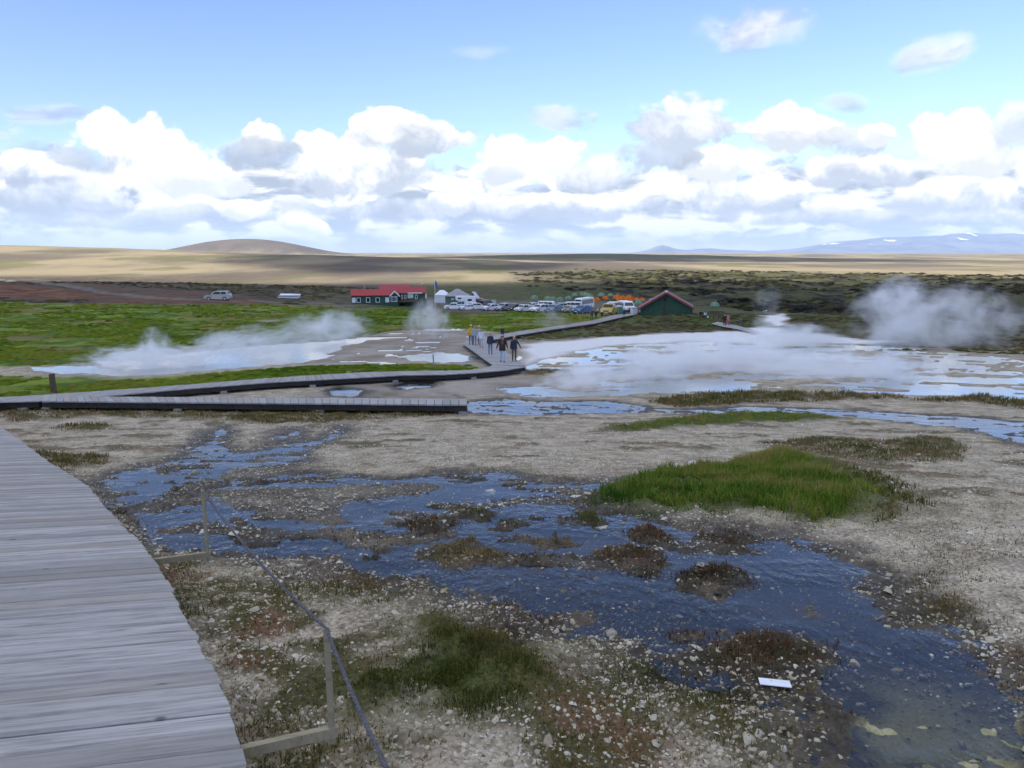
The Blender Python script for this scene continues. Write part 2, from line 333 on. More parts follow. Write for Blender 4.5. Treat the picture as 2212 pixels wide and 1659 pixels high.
POND = wpoly([(1700,1560),(1790,1500),(1900,1490),(2000,1500),(2080,1560),(2212,1570),(2330,1600),(2400,1880),(1860,1880)])
def mosspatch(x, y): return fbm(x * .8, y * .8, 4, 140) + .35 * fbm(x * 4, y * 4, 2, 150)
def masks(x, y):
    """all ground masks at points (x, y); warped a little so that no outline is clean"""
    r = np.hypot(x, y)
    wa = np.clip(r * 0.022, 0.05, 1.2)
    wx = x + wa * fbm(x / (wa * 4), y / (wa * 4), 4, 31); wy = y + wa * fbm(x / (wa * 4), y / (wa * 4), 4, 47)
    fine = fbm(x * 1.3, y * 1.3, 5, 71, 0.6)
    M = {}
    def area(polys, soft):
        a = np.zeros(x.shape)
        for Pp in polys:
            m = float(max(soft * 3, 1.0))
            a = np.maximum(a, sstep(soft, -soft, boxed(sdf, Pp, wx, wy, m * 2)))
        return a
    w = np.zeros(x.shape)
    wd = np.zeros(x.shape)
    for Pp in STREAM:
        q = boxed(sdf, Pp, wx, wy, 3.0)
        w = np.maximum(w, sstep(0.55, -0.55, q + 0.1)); wd = np.maximum(wd, sstep(0.6, -0.05, q + .35 * fine))
    pool = area(POOL, 0.9)
    fl = np.zeros(x.shape)
    for Pp in FLAT: fl = np.maximum(fl, sstep(1.5, -1.5, boxed(sdf, Pp, wx, wy, 6.0)))
    pat = fbm(x / 6.0, y / 2.6, 5, 88, 0.6)
    fl = fl * sstep(-0.28, 0.22, pat + 0.10)
    f2 = np.zeros(x.shape)
    for Pp in STREAKS: f2 = np.maximum(f2, sstep(1.2, -1.2, boxed(sdf, Pp, wx, wy, 5.0)))
    sin_ = area(SINTER, 0.8)
    fl = np.maximum(fl * (1 - sin_), f2 * sstep(.10, .42, fbm(x / 5.0, y / 2.0, 5, 188, 0.6)))
    bar = fbm(x * .8, y * 1.1, 5, 123, .62)
    w = w * (1 - .8 * sstep(.06, .34, bar) * (.25 + .75 * sstep(5.2, 7.5, r - .5 * x)))
    isl = np.zeros(x.shape); tuft = np.zeros(x.shape); straw = np.zeros(x.shape)
    for Pp, k in ISLAND:
        q = boxed(sdf, Pp, wx, wy, 2.0)
        a = sstep(0.22, -0.3, q); isl = np.maximum(isl, a * (0.62 if k == 0 else 0.8))
        if k == 1: tuft = np.maximum(tuft, sstep(0.2, -0.25, q))
        if k == 2: straw = np.maximum(straw, sstep(0.2, -0.25, q))
    M['water'] = np.clip(np.maximum(np.maximum(w * (1 - isl), pool), fl), 0, 1)
    M['wet'] = np.clip(np.maximum(wd * (1 - 0.3 * isl), np.maximum(fl * .45, pool * .4)), 0, 1); M['wd'] = wd
    M['flat'] = np.maximum(fl, pool)
    creep = mosspatch(x, y)
    mz = sstep(-.16, .22, creep) * (1 - sstep(6.5, 10, r)) * (1 - sstep(2.2, 3.6, x)) * .95
    mz = np.maximum(mz, .8 * sstep(.17, .36, fbm(x * .42, y * .62, 5, 181, .62)) * sstep(9, 12, r) * (1 - sstep(32, 40, r)))
    M['green'] = area(GREEN, 0.4); M['rough'] = np.maximum(area(ROUGH, 0.5) * sstep(-0.35, 0.15, fine), mz * (1 - wd)); M['creep'] = mz
    M['tuft'] = tuft; M['straw'] = straw
    M['sinter'] = sin_
    M['bare'] = area(BARE, 1.2)
    M['meadow'] = area(MEADOW, 1.2) * (1 - M['bare'])
    M['red'] = area(REDSOIL, 4.0); M['tan'] = area(TANSOIL, 4.0)
    road = np.full(x.shape, 30.0); k = (r > 100) & (r < 700); road[k] = np.minimum(pline(ROAD, wx[k], wy[k]), 30.0)
    M['road'] = sstep(2.6, 1.2, road); M['park'] = area(PARK, 3.0)
    M['r'] = r; M['fine'] = fine; M['warp'] = (wx, wy)
    return M
def relief(x, y, M):
    r = M['r']; near = 1 - sstep(30, 60, r)
    t = 0.032 * (1 - 2 * sstep(0.25, 0.8, M['water'])) * (1 - sstep(200, 260, r))
    t = np.where(M['flat'] > 0.02, np.maximum(t, -0.02) , t)
    t = np.where(M['wd'] > .75, np.minimum(t, .012 + .012 * M['tuft']), t)
    g = fbm(x * 7, y * 7, 3, 61, 0.6)
    t = t + near * (0.018 * M['fine'] + 0.016 * g)
    t = t + 0.035 * sstep(0.55, 0.1, np.abs(M['water'] - .5)) * near * np.maximum(g, 0)
    t = t + near * 0.05 * np.maximum(0, fbm(x * 5, y * 8, 3, 35, .6) - .28) * M['water']
    t = t + 0.12 * M['green'] * (0.5 + M['fine']) + 0.07 * np.maximum(0, M['rough'] - .7 * M['creep']) * (0.7 + M['fine']) + .02 * M['creep'] * (.5 + M['fine']) + 0.035 * (M['tuft'] + M['straw']) * (0.6 + 0.6 * M['fine'])
    t = t + M['meadow'] * 0.12 * fbm(x / 1.4, y / 1.4, 3, 15)
    t = t + (1 - sstep(14, 34, r)) * 0.05 * fbm(x / 1.7, y / 1.7, 3, 8) * (1 - M['water'])
    return t
def ground(x, y):
    x = np.atleast_1d(np.asarray(x, float)); y = np.atleast_1d(np.asarray(y, float))
    return z0(x, y) + relief(x, y, masks(x, y))
def gz(x, y): return float(ground(x, y)[0])
def at(px, py, off=0.0):
    """the point of the land seen at a photograph pixel"""
    p = unproj(px, py, off); return Vector((p[0], p[1], gz(p[0], p[1])))

# ------------------------------------------------------------------ mesh + object helpers
def np_mesh(name, V, F, smooth=False):
    me = bpy.data.meshes.new(name)
    V = np.asarray(V, np.float32); F = np.asarray(F, np.int32); k = F.shape[1]
    me.vertices.add(len(V)); me.vertices.foreach_set('co', V.ravel())
    me.loops.add(F.size); me.loops.foreach_set('vertex_index', F.ravel())
    me.polygons.add(len(F)); me.polygons.foreach_set('loop_start', np.arange(0, F.size, k, dtype=np.int32))
    me.polygons.foreach_set('loop_total', np.full(len(F), k, np.int32))
    if smooth: me.polygons.foreach_set('use_smooth', np.ones(len(F), bool))
    me.update(calc_edges=True); return me
def attr(me, name, data, kind='FLOAT'):
    a = me.attributes.new(name, kind, 'POINT')
    a.data.foreach_set({'FLOAT': 'value', 'FLOAT_COLOR': 'color'}[kind], np.asarray(data, np.float32).ravel())
def link(name, me, mat=None, parent=None):
    o = bpy.data.objects.new(name, me); COL.objects.link(o)
    if mat is not None and me is not None and len(me.materials) == 0: me.materials.append(mat)
    if parent is not None: o.parent = parent
    return o
def tag(o, label=None, cat=None, group=None, kind=None):
    if label: o['label'] = label
    if cat: o['category'] = cat
    if group: o['group'] = group
    if kind: o['kind'] = kind
    return o
def thing(name, label, cat, loc=(0, 0, 0), rz=0.0, group=None):
    o = bpy.data.objects.new(name, None); COL.objects.link(o); o.location = loc; o.rotation_euler = (0, 0, rz)
    o.empty_display_size = 0.2
    return tag(o, label, cat, group)
def copy_tree(o, parent=None):
    c = o.copy(); COL.objects.link(c); c.parent = parent
    for ch in o.children: copy_tree(ch, c)
    return c

def new_mat(name):
    m = bpy.data.materials.new(name); m.use_nodes = True; m.node_tree.nodes.clear()
    t = NT(m.node_tree); out = t.node('ShaderNodeOutputMaterial'); return m, t, out
def simple(name, col, rough=0.6, var=0.12, scale=6.0, metal=0.0, bump=0.0, spec=0.5, bscale=None):
    m, t, out = new_mat(name)
    c = t.node('ShaderNodeTexCoord').outputs['Object']
    n = t.noise(c, scale, 4.0, 0.6)
    a = tuple(max(0, v * (1 - var)) for v in col); b = tuple(min(1, v * (1 + var)) for v in col)
    bs = t.node('ShaderNodeBsdfPrincipled', {'Base Color': t.mix(t.smooth(n, 0.3, 0.7), a, b), 'Roughness': rough, 'Metallic': metal, 'Specular IOR Level': spec})
    if bump:
        bp = t.node('ShaderNodeBump', {'Strength': bump, 'Distance': 0.02, 'Height': t.noise(c, bscale or scale * 3, 3.0)})
        t.set(bs.inputs['Normal'], bp)
    t.set(out.inputs['Surface'], bs); return m

# ------------------------------------------------------------------ ground sheet: spacing grows with distance
def ground_grid():
    az_f = np.arange(-36.5, 36.501, 0.115)
    az_c = np.concatenate([np.arange(37.6, 45, 1.2), np.arange(47, 313, 5.0), np.arange(315, 322.5, 1.2)])
    azs = np.radians(np.concatenate([az_f, az_c]))
    rs = [1.2]
    while rs[-1] < 45000:
        r = rs[-1]; h = 2.2 if r < 30 else (5.1 if r < 250 else 16.5)
        st = (7.0 if r < 3.3 else 2.9) * r * r / (FPX * h)
        st = min(st, 0.03 * r if r < 900 else 0.06 * r); rs.append(r + max(st, 0.006))
    return azs, np.array(rs)
AZS, RS = ground_grid()
A2, R2 = np.meshgrid(AZS, RS)
GX = (R2 * np.sin(A2)).ravel(); GY = (R2 * np.cos(A2)).ravel()
print('polys', time.time() - T0)
GM = masks(GX, GY)
GZ0 = z0(GX, GY); GT = relief(GX, GY, GM)
nr, nc = len(RS), len(AZS)
ii = np.arange(nr - 1)[:, None] * nc; jj = np.arange(nc)[None, :]; j2 = (jj + 1) % nc
GF = np.stack([(ii + jj).ravel(), (ii + j2).ravel(), (ii + nc + j2).ravel(), (ii + nc + jj).ravel()], 1)
print('ground', GF.shape, time.time() - T0)

def lerp_mat(t, base, layers):
    c = base
    for f, col in layers: c = t.mix(f, c, col)
    return c
def ground_material():
    m, t, out = new_mat('ground_surface')
    co = t.node('ShaderNodeTexCoord').outputs['Object']
    A_ = t.node('ShaderNodeAttribute', attribute_name='ga'); B_ = t.node('ShaderNodeAttribute', attribute_name='gb')
    C_ = t.node('ShaderNodeAttribute', attribute_name='gc')
    def ch(a):
        s = t.node('ShaderNodeSeparateColor', {0: a.outputs['Color']}); return s.outputs[0], s.outputs[1], s.outputs[2], a.outputs['Alpha']
    wet, green, rough, sinter = ch(A_); meadow, dry, lava, red = ch(B_); road, bare, silt, tan = ch(C_)
    D2 = '2D'
    nf = t.noise(co, 22.0, 4.0, 0.62, dims=D2); nm = t.noise(co, 1.6, 4.0, 0.6, dims=D2); nl_ = t.noise(co, 0.06, 5.0, 0.6, dims=D2); ns = t.noise(co, 0.22, 5.0, 0.62, dims=D2)
    chip = t.voronoi(co, 34.0, 'F1', 'Color', dims=D2); chipd = t.math('SUBTRACT', .55, chip.node.outputs['Distance'])
    cs = t.node('ShaderNodeSeparateColor', {0: chip}).outputs[0]
    grav = t.mix(t.smooth(nm, .35, .68), (.25, .205, .14), (.54, .47, .35))
    grav = t.mix(t.math('MULTIPLY', t.smooth(cs, .1, .9), .55), grav, (.62, .555, .43))
    grav = t.mix(t.smooth(chipd, .12, -.1, 0, .45), grav, (.12, .10, .075))
    grav = t.mix(t.smooth(nf, .58, .75, 0, .7), grav, (.12, .10, .065))
    grav = t.mix(t.smooth(t.noise(co, 5.5, 4., .62, dims=D2), .52, .68, 0, .55), grav, (.15, .115, .075))
    c = grav
    c = t.mix(t.math('MULTIPLY', bare, .8), c, t.mix(t.smooth(ns, .35, .65), (.21, .18, .15), (.36, .33, .29)))
    c = t.mix(sinter, c, t.mix(nm, (.62, .63, .64), (.80, .80, .80)))
    mossy = t.mix(t.smooth(nf, .35, .65), (.030, .032, .010), (.115, .098, .034))
    mossy = t.mix(t.smooth(nm, .5, .66), mossy, (.15, .075, .04))
    c = t.mix(t.math('MULTIPLY', rough, t.smooth(nf, .25, .5, .6, 1)), c, mossy)
    c = t.mix(green, c, t.mix(t.smooth(nf, .3, .7), (.035, .05, .012), (.10, .115, .03)))
    md = t.mix(t.smooth(ns, .41, .59), (.060, .120, .012), (.185, .255, .026))
    md = t.mix(t.smooth(nl_, .50, .62, 0, .85), md, (.19, .15, .055))
    md = t.mix(t.smooth(t.noise(t.vec('MULTIPLY', co, (.5, 1., 1.)), .55, 4., .6, dims=D2), .55, .66, 0, .6), md, (.035, .05, .012))
    md = t.mix(t.smooth(nf, .45, .75, 0, .5), md, (.07, .085, .02))
    c = t.mix(meadow, c, md)
    # the wider land: heath, lava and dry grass
    hx = t.node('ShaderNodeSeparateXYZ', {0: co}).outputs[0]
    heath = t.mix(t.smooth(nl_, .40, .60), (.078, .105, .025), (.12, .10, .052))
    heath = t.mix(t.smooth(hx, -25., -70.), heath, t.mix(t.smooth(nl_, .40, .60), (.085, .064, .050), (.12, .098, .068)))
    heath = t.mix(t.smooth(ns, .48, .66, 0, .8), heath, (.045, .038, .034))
    far = t.smooth(t.node('ShaderNodeVectorMath', {0: co}, operation='LENGTH').outputs[1], 60., 110.)
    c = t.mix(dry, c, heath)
    lv = t.mix(t.smooth(t.noise(t.vec('MULTIPLY', co, (.6, 1., 1.)), .11, 5., .65, dims=D2), .42, .56), (.020, .017, .016), (.080, .078, .032))
    lv = t.mix(t.smooth(nl_, .54, .66, 0, .8), lv, (.10, .11, .034))
    c = t.mix(lava, c, lv)
    nt = t.noise(t.vec('MULTIPLY', co, (1, .4, 1)), 0.006, 6.0, 0.62, dims=D2)
    tn = t.mix(t.smooth(nt, .38, .60), (.125, .102, .078), (.26, .215, .135))
    tn = t.mix(t.smooth(t.noise(t.vec('MULTIPLY', co, (1, .4, 1)), .009, 5.0, .65, dims=D2), .53, .63, 0, .8), tn, (.13, .125, .055))
    c = t.mix(tan, c, tn)
    c = t.mix(red, c, t.mix(t.smooth(ns, .4, .6), (.11, .045, .028), (.19, .10, .05)))
    c = t.mix(road, c, t.mix(ns, (.13, .115, .10), (.20, .18, .16)))
    c = t.mix(t.math('MULTIPLY', wet, .9), c, t.mix(t.smooth(nm, .4, .65), (.017, .014, .011), (.062, .048, .031)))
    c = t.mix(silt, c, t.mix(nm, (.30, .28, .14), (.46, .43, .25)))
    hgt = t.math('ADD', t.math('MULTIPLY', nf, .6), t.math('MULTIPLY', t.smooth(chipd, -.1, .4), .5))
    bp = t.node('ShaderNodeBump', {'Strength': .55, 'Distance': .025, 'Height': hgt})
    bp2 = t.node('ShaderNodeBump', {'Strength': .8, 'Distance': 1.2, 'Height': t.noise(co, .35, 5.0, .65, dims=D2), 'Normal': bp})
    bs = t.node('ShaderNodeBsdfPrincipled', {'Base Color': c, 'Roughness': t.mixf(wet, .95, .6), 'Specular IOR Level': t.mixf(wet, .12, .22)})
    nrm = t.node('ShaderNodeMix', {0: t.math('MAXIMUM', t.math('MAXIMUM', lava, tan), dry), 4: bp, 5: bp2}, data_type='VECTOR')
    t.set(bs.inputs['Normal'], nrm.outputs[1])
    t.set(out.inputs['Surface'], bs); return m

r = GM['r']
fine_far = fbm(GX / 60, GY / 60, 4, 77)
dry = sstep(62, 84, r + fine_far * 12) * (1 - GM['meadow']) * (1 - GM['bare']) * (1 - GM['flat']) * (1 - GM['sinter'])
dry = np.maximum(dry, 0.85 * (1 - sstep(-6, 6, GY)))
cone = np.maximum(np.exp(-gaur(GX, GY) * .7), .8 * gau(GX, GY, 233, 2150, 330, 280, 300))  # cone hill's cloud shade painted as brown heath; middle hill in darker heath too
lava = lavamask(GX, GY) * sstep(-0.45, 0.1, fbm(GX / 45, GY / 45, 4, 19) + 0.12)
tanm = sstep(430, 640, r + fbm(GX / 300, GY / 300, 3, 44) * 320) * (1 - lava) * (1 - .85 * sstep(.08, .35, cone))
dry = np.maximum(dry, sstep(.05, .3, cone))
pond = sdf(POND, *GM['warp'])
silt = sstep(0.55, -0.25, pond) * sstep(.5, .85, GM['water']) * sstep(-.45, .1, fbm(GX * .9, GY * .9, 4, 91) + .2)
GV = np.stack([GX, GY, GZ0 + GT], 1)
me = np_mesh('ground', GV, GF, smooth=True)
attr(me, 'ga', np.stack([GM['wet'], GM['green'], np.maximum(GM['rough'], np.maximum(GM['tuft'], GM['straw'])), GM['sinter']], 1), 'FLOAT_COLOR')
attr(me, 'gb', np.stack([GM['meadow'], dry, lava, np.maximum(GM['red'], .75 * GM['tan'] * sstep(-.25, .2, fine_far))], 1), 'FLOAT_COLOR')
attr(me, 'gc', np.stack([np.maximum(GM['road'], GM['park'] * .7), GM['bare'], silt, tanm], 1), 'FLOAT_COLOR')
M_GROUND = ground_material()
g = link('ground', me, M_GROUND); tag(g, kind='structure')

# ------------------------------------------------------------------ water: a smooth sheet over the hollows of the ground
def water_material(name, rough, ripple, scale, tint, murk=0.0, ior=1.5):
    m, t, out = new_mat(name)
    co = t.node('ShaderNodeTexCoord').outputs['Object']
    n1 = t.math('MULTIPLY', t.noise(t.vec('MULTIPLY', co, (1, .55, 1)), scale, 3.0, .55, dims='2D'), t.smooth(t.noise(co, .7, 2., .5, dims='2D'), .38, .6, .15, 1.))
    up = t.node('ShaderNodeCombineXYZ', {2: 1.0})          # small rimstone steps keep the film level
    bp = t.node('ShaderNodeBump', {'Strength': ripple, 'Distance': .03, 'Height': n1, 'Normal': up})
    fr = t.node('ShaderNodeFresnel', {'IOR': ior, 'Normal': bp})
    gl = t.node('ShaderNodeBsdfGlossy', {'Color': (1, 1, 1, 1), 'Roughness': rough, 'Normal': bp})
    tr = t.node('ShaderNodeBsdfTransparent', {'Color': (*tint, 1)})
    body = tr.outputs[0]
    if murk:
        df = t.node('ShaderNodeBsdfDiffuse', {'Color': (.50, .60, .66, 1)})
        body = t.node('ShaderNodeMixShader', {0: murk, 1: tr, 2: df}).outputs[0]
    t.set(out.inputs['Surface'], t.node('ShaderNodeMixShader', {0: fr, 1: body, 2: gl}).outputs[0])
    return m
def water_sheet(name, mat, sel):
    fk = sel[GF].any(1); F = GF[fk]
    u, inv = np.unique(F, return_inverse=True)
    V = np.stack([GX[u], GY[u], GZ0[u]], 1)
    o = link(name, np_mesh(name, V, inv.reshape(-1, 4), True), mat); return tag(o, kind='structure')
isflat = GM['flat'] > 0.02
low = (GT < 0.004) & (GM['water'] > 0.25) & (GM['r'] < 200)
water_sheet('stream_water', water_material('stream_water', .04, .5, 9.0, (.78, .80, .74)), low & ~isflat)
water_sheet('hot_spring_water', water_material('hot_spring_water', .09, .10, 3.0, (.85, .92, .95), .35), low & isflat)

# ------------------------------------------------------------------ far mountains
def mountain(name, prof, dist, depth, seed, label, mat):
    px = np.array([p[0] for p in prof], float); py = np.array([p[1] for p in prof], float)
    na, nd = 260, 46
    xs = np.linspace(px[0], px[-1], na)
    V = []
    for k in range(nd):
        f = k / (nd - 1); D = dist + (f - 0.5) * depth
        top = (545 - np.interp(xs, px, py)) / FPX * dist
        X = (xs - CX) / FPX * dist; 
        rid = np.abs(fbm(X / 1500 + f * 1.2, np.full(na, f * 3.0), 5, seed, .55))
        prf = max(0.0, 1 - abs(f - 0.55) / 0.55) ** 0.75
        spur = 1 - 0.9 * rid * (1 - prf)
        Z = (top + 40) * prf * np.clip(spur, 0, 1.2) - 40 + 10 * fbm(X / 300, np.full(na, f * 9), 3, seed + 3) * (prf < .98)
        V.append(np.stack([X * D / dist, np.full(na, D), CZ + Z - 18], 1))
    V = np.concatenate(V); i = np.arange(nd - 1)[:, None] * na; j = np.arange(na - 1)[None, :]
    F = np.stack([(i + j).ravel(), (i + j + 1).ravel(), (i + j + 1 + na).ravel(), (i + j + na).ravel()], 1)
    o = link(name, np_mesh(name, V, F, True), mat); return tag(o, label, None, None, 'structure')
def mountain_mat():
    m, t, out = new_mat('mountain_rock')
    co = t.node('ShaderNodeTexCoord').outputs['Object']
    n = t.noise(co, .0012, 6., .6)
    c = t.mix(t.smooth(n, .35, .65), (.05, .055, .065), (.11, .11, .11))
    z = t.node('ShaderNodeSeparateXYZ', {0: co}).outputs[2]
    sn = t.math('MULTIPLY', t.smooth(t.noise(t.vec('MULTIPLY', co, (1, .3, 2.2)), .0016, 3., .5), .63, .66), t.smooth(z, 190., 330.))
    c = t.mix(sn, c, (.85, .87, .9))
    t.set(out.inputs['Surface'], t.node('ShaderNodeBsdfPrincipled', {'Base Color': c, 'Roughness': .95})); return m
MM = mountain_mat()
mountain('mountain_range', [(1560,546),(1640,541),(1700,537),(1750,529),(1790,521),(1850,517),(1890,512),(1925,511),(1960,510),(2020,508),(2040,504),(2075,502),(2120,505),(2170,503),(2212,508),(2300,512),(2420,520),(2560,530),(2700,545)], 26000, 6000, 101, None, MM)
mountain('mountain', [(1340,546),(1375,543),(1395,538),(1410,532),(1425,528),(1440,531),(1455,536),(1480,539),(1505,536),(1530,535),(1560,538),(1620,540),(1680,546)], 24000, 3500, 131, None, MM)
mountain('distant_ridge', [(640,549),(720,548),(800,547),(900,548),(1000,546.5),(1100,547),(1250,546),(1400,547)], 24000, 3000, 151, None, MM)

# ------------------------------------------------------------------ cumulus overhead and behind the camera: their shade lies over the foreground
def cloud_mat():
    m, t, out = new_mat('cloud')
    co = t.node('ShaderNodeTexCoord').outputs['Object']
    flat = t.vec('MULTIPLY', co, (1, 1, 0))
    rad = t.math('MULTIPLY_ADD', t.math('SUBTRACT', t.noise(co, 2.6, 5., .6), .5), .75, t.vec('LENGTH', flat))
    al = t.smooth(rad, 1.02, .66, 0., .90)
    d = t.node('ShaderNodeBsdfDiffuse', {'Color': (.9, .9, .92, 1)}); tr = t.node('ShaderNodeBsdfTranslucent', {'Color': (.85, .87, .9, 1)})
    body = t.node('ShaderNodeMixShader', {0: .45, 1: d, 2: tr}); tp = t.node('ShaderNodeBsdfTransparent')
    t.set(out.inputs['Surface'], t.node('ShaderNodeMixShader', {0: al, 1: tp, 2: body})); return m
M_CLOUD = cloud_mat()
def cloud(gx, gy, sx, sy, rot, seed, base=900.0):
    """a cumulus whose shade falls round (gx, gy)"""
    bm = bmesh.new(); bmesh.ops.create_icosphere(bm, subdivisions=5, radius=1.0)
    co = np.array([v.co for v in bm.verts])
    n = fbm(co[:, 0] * 2.2 + 5, co[:, 1] * 2.2 + co[:, 2], 4, seed)
    co = co * (1 + 0.28 * n[:, None])
    co[:, 2] = np.where(co[:, 2] < 0, co[:, 2] * 0.25, co[:, 2])
    for v, c in zip(bm.verts, co): v.co = c
    me = bpy.data.meshes.new('cloud'); bm.to_mesh(me); bm.free()
    me.polygons.foreach_set('use_smooth', np.ones(len(me.polygons), bool))
    o = link('cloud', me, M_CLOUD); o.scale = (sx, sy, 0.28 * min(sx, sy)); o.rotation_euler = (0, 0, rot)
    o.location = (gx + SUNV.x / SUNV.z * base, gy + SUNV.y / SUNV.z * base, base)
    return tag(o, kind='structure')
cloud(330, -10, 850, 500, 0.0, 201)
cloud(-120, 900, 190, 380, 0.1, 231)
cloud(300, 1800, 760, 500, 0.05, 251)

# ------------------------------------------------------------------ haze: the air between here and the mountains
def haze_box():
    bm = bmesh.new(); bmesh.ops.create_cube(bm, size=1.0)
    me = bpy.data.meshes.new('haze'); bm.to_mesh(me); bm.free()
    m, t, out = new_mat('haze')
    t.set(out.inputs['Volume'], t.node('ShaderNodeVolumePrincipled', {'Color': (.48, .66, 1., 1), 'Density': HAZE, 'Anisotropy': .0}))
    o = link('haze', me, m); o.scale = (62000, 62000, 840); o.location = (0, 0, 840 / 2 - 40)
    return tag(o, 'pale blue air over the whole plain', None, None, 'stuff')
HAZE = 2.6e-5
haze_box()

# ------------------------------------------------------------------ small mesh builder
class MB:
    def __init__(s): s.v = []; s.f = []; s.m = []
    def add(s, V, F, mi=0):
        o = len(s.v); s.v += [tuple(map(float, p)) for p in V]; s.f += [tuple(i + o for i in f) for f in F]; s.m += [mi] * len(F); return s
    def box(s, c, d, rz=0.0, taper=1.0, mi=0):
        cx, cy_, cz = c; x, y, z = d[0] / 2, d[1] / 2, d[2] / 2; ca, sa = math.cos(rz), math.sin(rz); V = []
        for (sx, sy, sz) in ((-1,-1,-1),(1,-1,-1),(1,1,-1),(-1,1,-1),(-1,-1,1),(1,-1,1),(1,1,1),(-1,1,1)):
            k = taper if sz > 0 else 1.0; px, py = sx * x * k, sy * y * k
            V.append((cx + px * ca - py * sa, cy_ + px * sa + py * ca, cz + sz * z))
        return s.add(V, ((0,3,2,1),(4,5,6,7),(0,1,5,4),(1,2,6,5),(2,3,7,6),(3,0,4,7)), mi)
    def hexa(s, V, mi=0): return s.add(V, ((0,3,2,1),(4,5,6,7),(0,1,5,4),(1,2,6,5),(2,3,7,6),(3,0,4,7)), mi)
    def tube(s, pts, rad, n=8, cap=True, mi=0):
        pts = [Vector(p) for p in pts]; rad = rad if isinstance(rad, (list, tuple)) else [rad] * len(pts); V = []; F = []
        for i, p in enumerate(pts):
            t = (pts[min(i + 1, len(pts) - 1)] - pts[max(i - 1, 0)]).normalized()
            u = t.cross(Vector((0, 0, 1)) if abs(t.z) < .9 else Vector((1, 0, 0))).normalized(); w = t.cross(u)
            for k in range(n):
                a = 2 * math.pi * k / n; V.append(p + (u * math.cos(a) + w * math.sin(a)) * rad[i])
        for i in range(len(pts) - 1):
            for k in range(n): F.append((i*n+k, i*n+(k+1)%n, (i+1)*n+(k+1)%n, (i+1)*n+k))
        if cap: F.append(tuple(range(n))[::-1]); F.append(tuple(range((len(pts)-1)*n, len(pts)*n)))
        return s.add(V, F, mi)
    def prism(s, poly, y0, y1, mi=0, fy=None):
        """polygon in x,z extruded along y; fy(z) scales y"""
        n = len(poly); fy = fy or (lambda z: 1.0)
        V = [(x, y0 * fy(z), z) for x, z in poly] + [(x, y1 * fy(z), z) for x, z in poly]
        F = [tuple(range(n)), tuple(range(2 * n - 1, n - 1, -1))] + [(i, i + n, (i + 1) % n + n, (i + 1) % n) for i in range(n)]
        return s.add(V, F, mi)
    def mesh(s, name, smooth=False):
        me = bpy.data.meshes.new(name); me.from_pydata(s.v, [], s.f)
        me.polygons.foreach_set('material_index', np.array(s.m, np.int32))
        if smooth: me.polygons.foreach_set('use_smooth', np.ones(len(s.f), bool))
        me.update(); 
        bm = bmesh.new(); bm.from_mesh(me); bmesh.ops.recalc_face_normals(bm, faces=bm.faces); bm.to_mesh(me); bm.free()
        return me
    def build(s, name, mat, parent=None, smooth=False):
        me = s.mesh(name, smooth)
        for m in (mat if isinstance(mat, (list, tuple)) else [mat]): me.materials.append(m)
        return link(name, me, None, parent)

# ------------------------------------------------------------------ wood
def wood_mat(name, dark, light, streak=1.0):
    m, t, out = new_mat(name)
    co = t.node('ShaderNodeTexCoord').outputs['Object']; oi = t.node('ShaderNodeObjectInfo').outputs['Random']
    off = t.node('ShaderNodeCombineXYZ', {0: t.math('MULTIPLY', oi, 37.), 1: t.math('MULTIPLY', oi, 91.), 2: 0.}).outputs[0]
    p = t.vec('ADD', co, off)
    g1 = t.noise(t.vec('MULTIPLY', p, (1.1, 17., 6.)), 1.6, 5., .65, .6); g2 = t.noise(t.vec('MULTIPLY', p, (2.5, 90., 20.)), 1.5, 3., .6)
    bl = t.noise(p, 2.2, 4., .6)
    c = t.mix(t.smooth(g1, .24, .72), dark, light)
    c = t.mix(t.smooth(g2, .52, .72, 0., .38 * streak), c, tuple(v * .45 for v in dark))
    c = t.mix(t.smooth(bl, .48, .7, 0., .5), c, tuple(v * .9 for v in light))
    c = t.mix(t.math('MULTIPLY', t.math('POWER', oi, 1.6), .8), c, tuple(v * .95 for v in dark))
    c = t.mix(t.smooth(t.math('FRACT', t.math('MULTIPLY', oi, 7.31)), .62, 1., 0., .45), c, tuple(v * f for v, f in zip(dark, (1.15, .98, .8))))
    kn = t.voronoi(t.vec('MULTIPLY', p, (1.6, 6., 1.)), 1.4, 'F1')
    c = t.mix(t.smooth(kn, .085, .03, 0., .8), c, tuple(v * .3 for v in dark))
    bp = t.node('ShaderNodeBump', {'Strength': .5, 'Distance': .006, 'Height': t.math('ADD', g1, t.math('MULTIPLY', g2, .7))})
    t.set(out.inputs['Surface'], t.node('ShaderNodeBsdfPrincipled', {'Base Color': c, 'Roughness': .82, 'Specular IOR Level': .25, 'Normal': bp})); return m
M_PLANK = wood_mat('weathered_plank', (.225, .218, .205), (.48, .468, .445))
M_PLANK2 = wood_mat('grey_plank', (.26, .255, .25), (.44, .435, .43), .5)
M_BEAM = simple('dark_beam', (.035, .03, .025), .9, .3, 8., bump=.3)
M_PALEWOOD = wood_mat('pale_timber', (.24, .205, .13), (.36, .315, .21))
M_ROPE = simple('grey_rope', (.11, .105, .12), .9, .3, 60., bump=.6)
M_CONC = simple('concrete', (.26, .25, .23), .9, .2, 9., bump=.3)

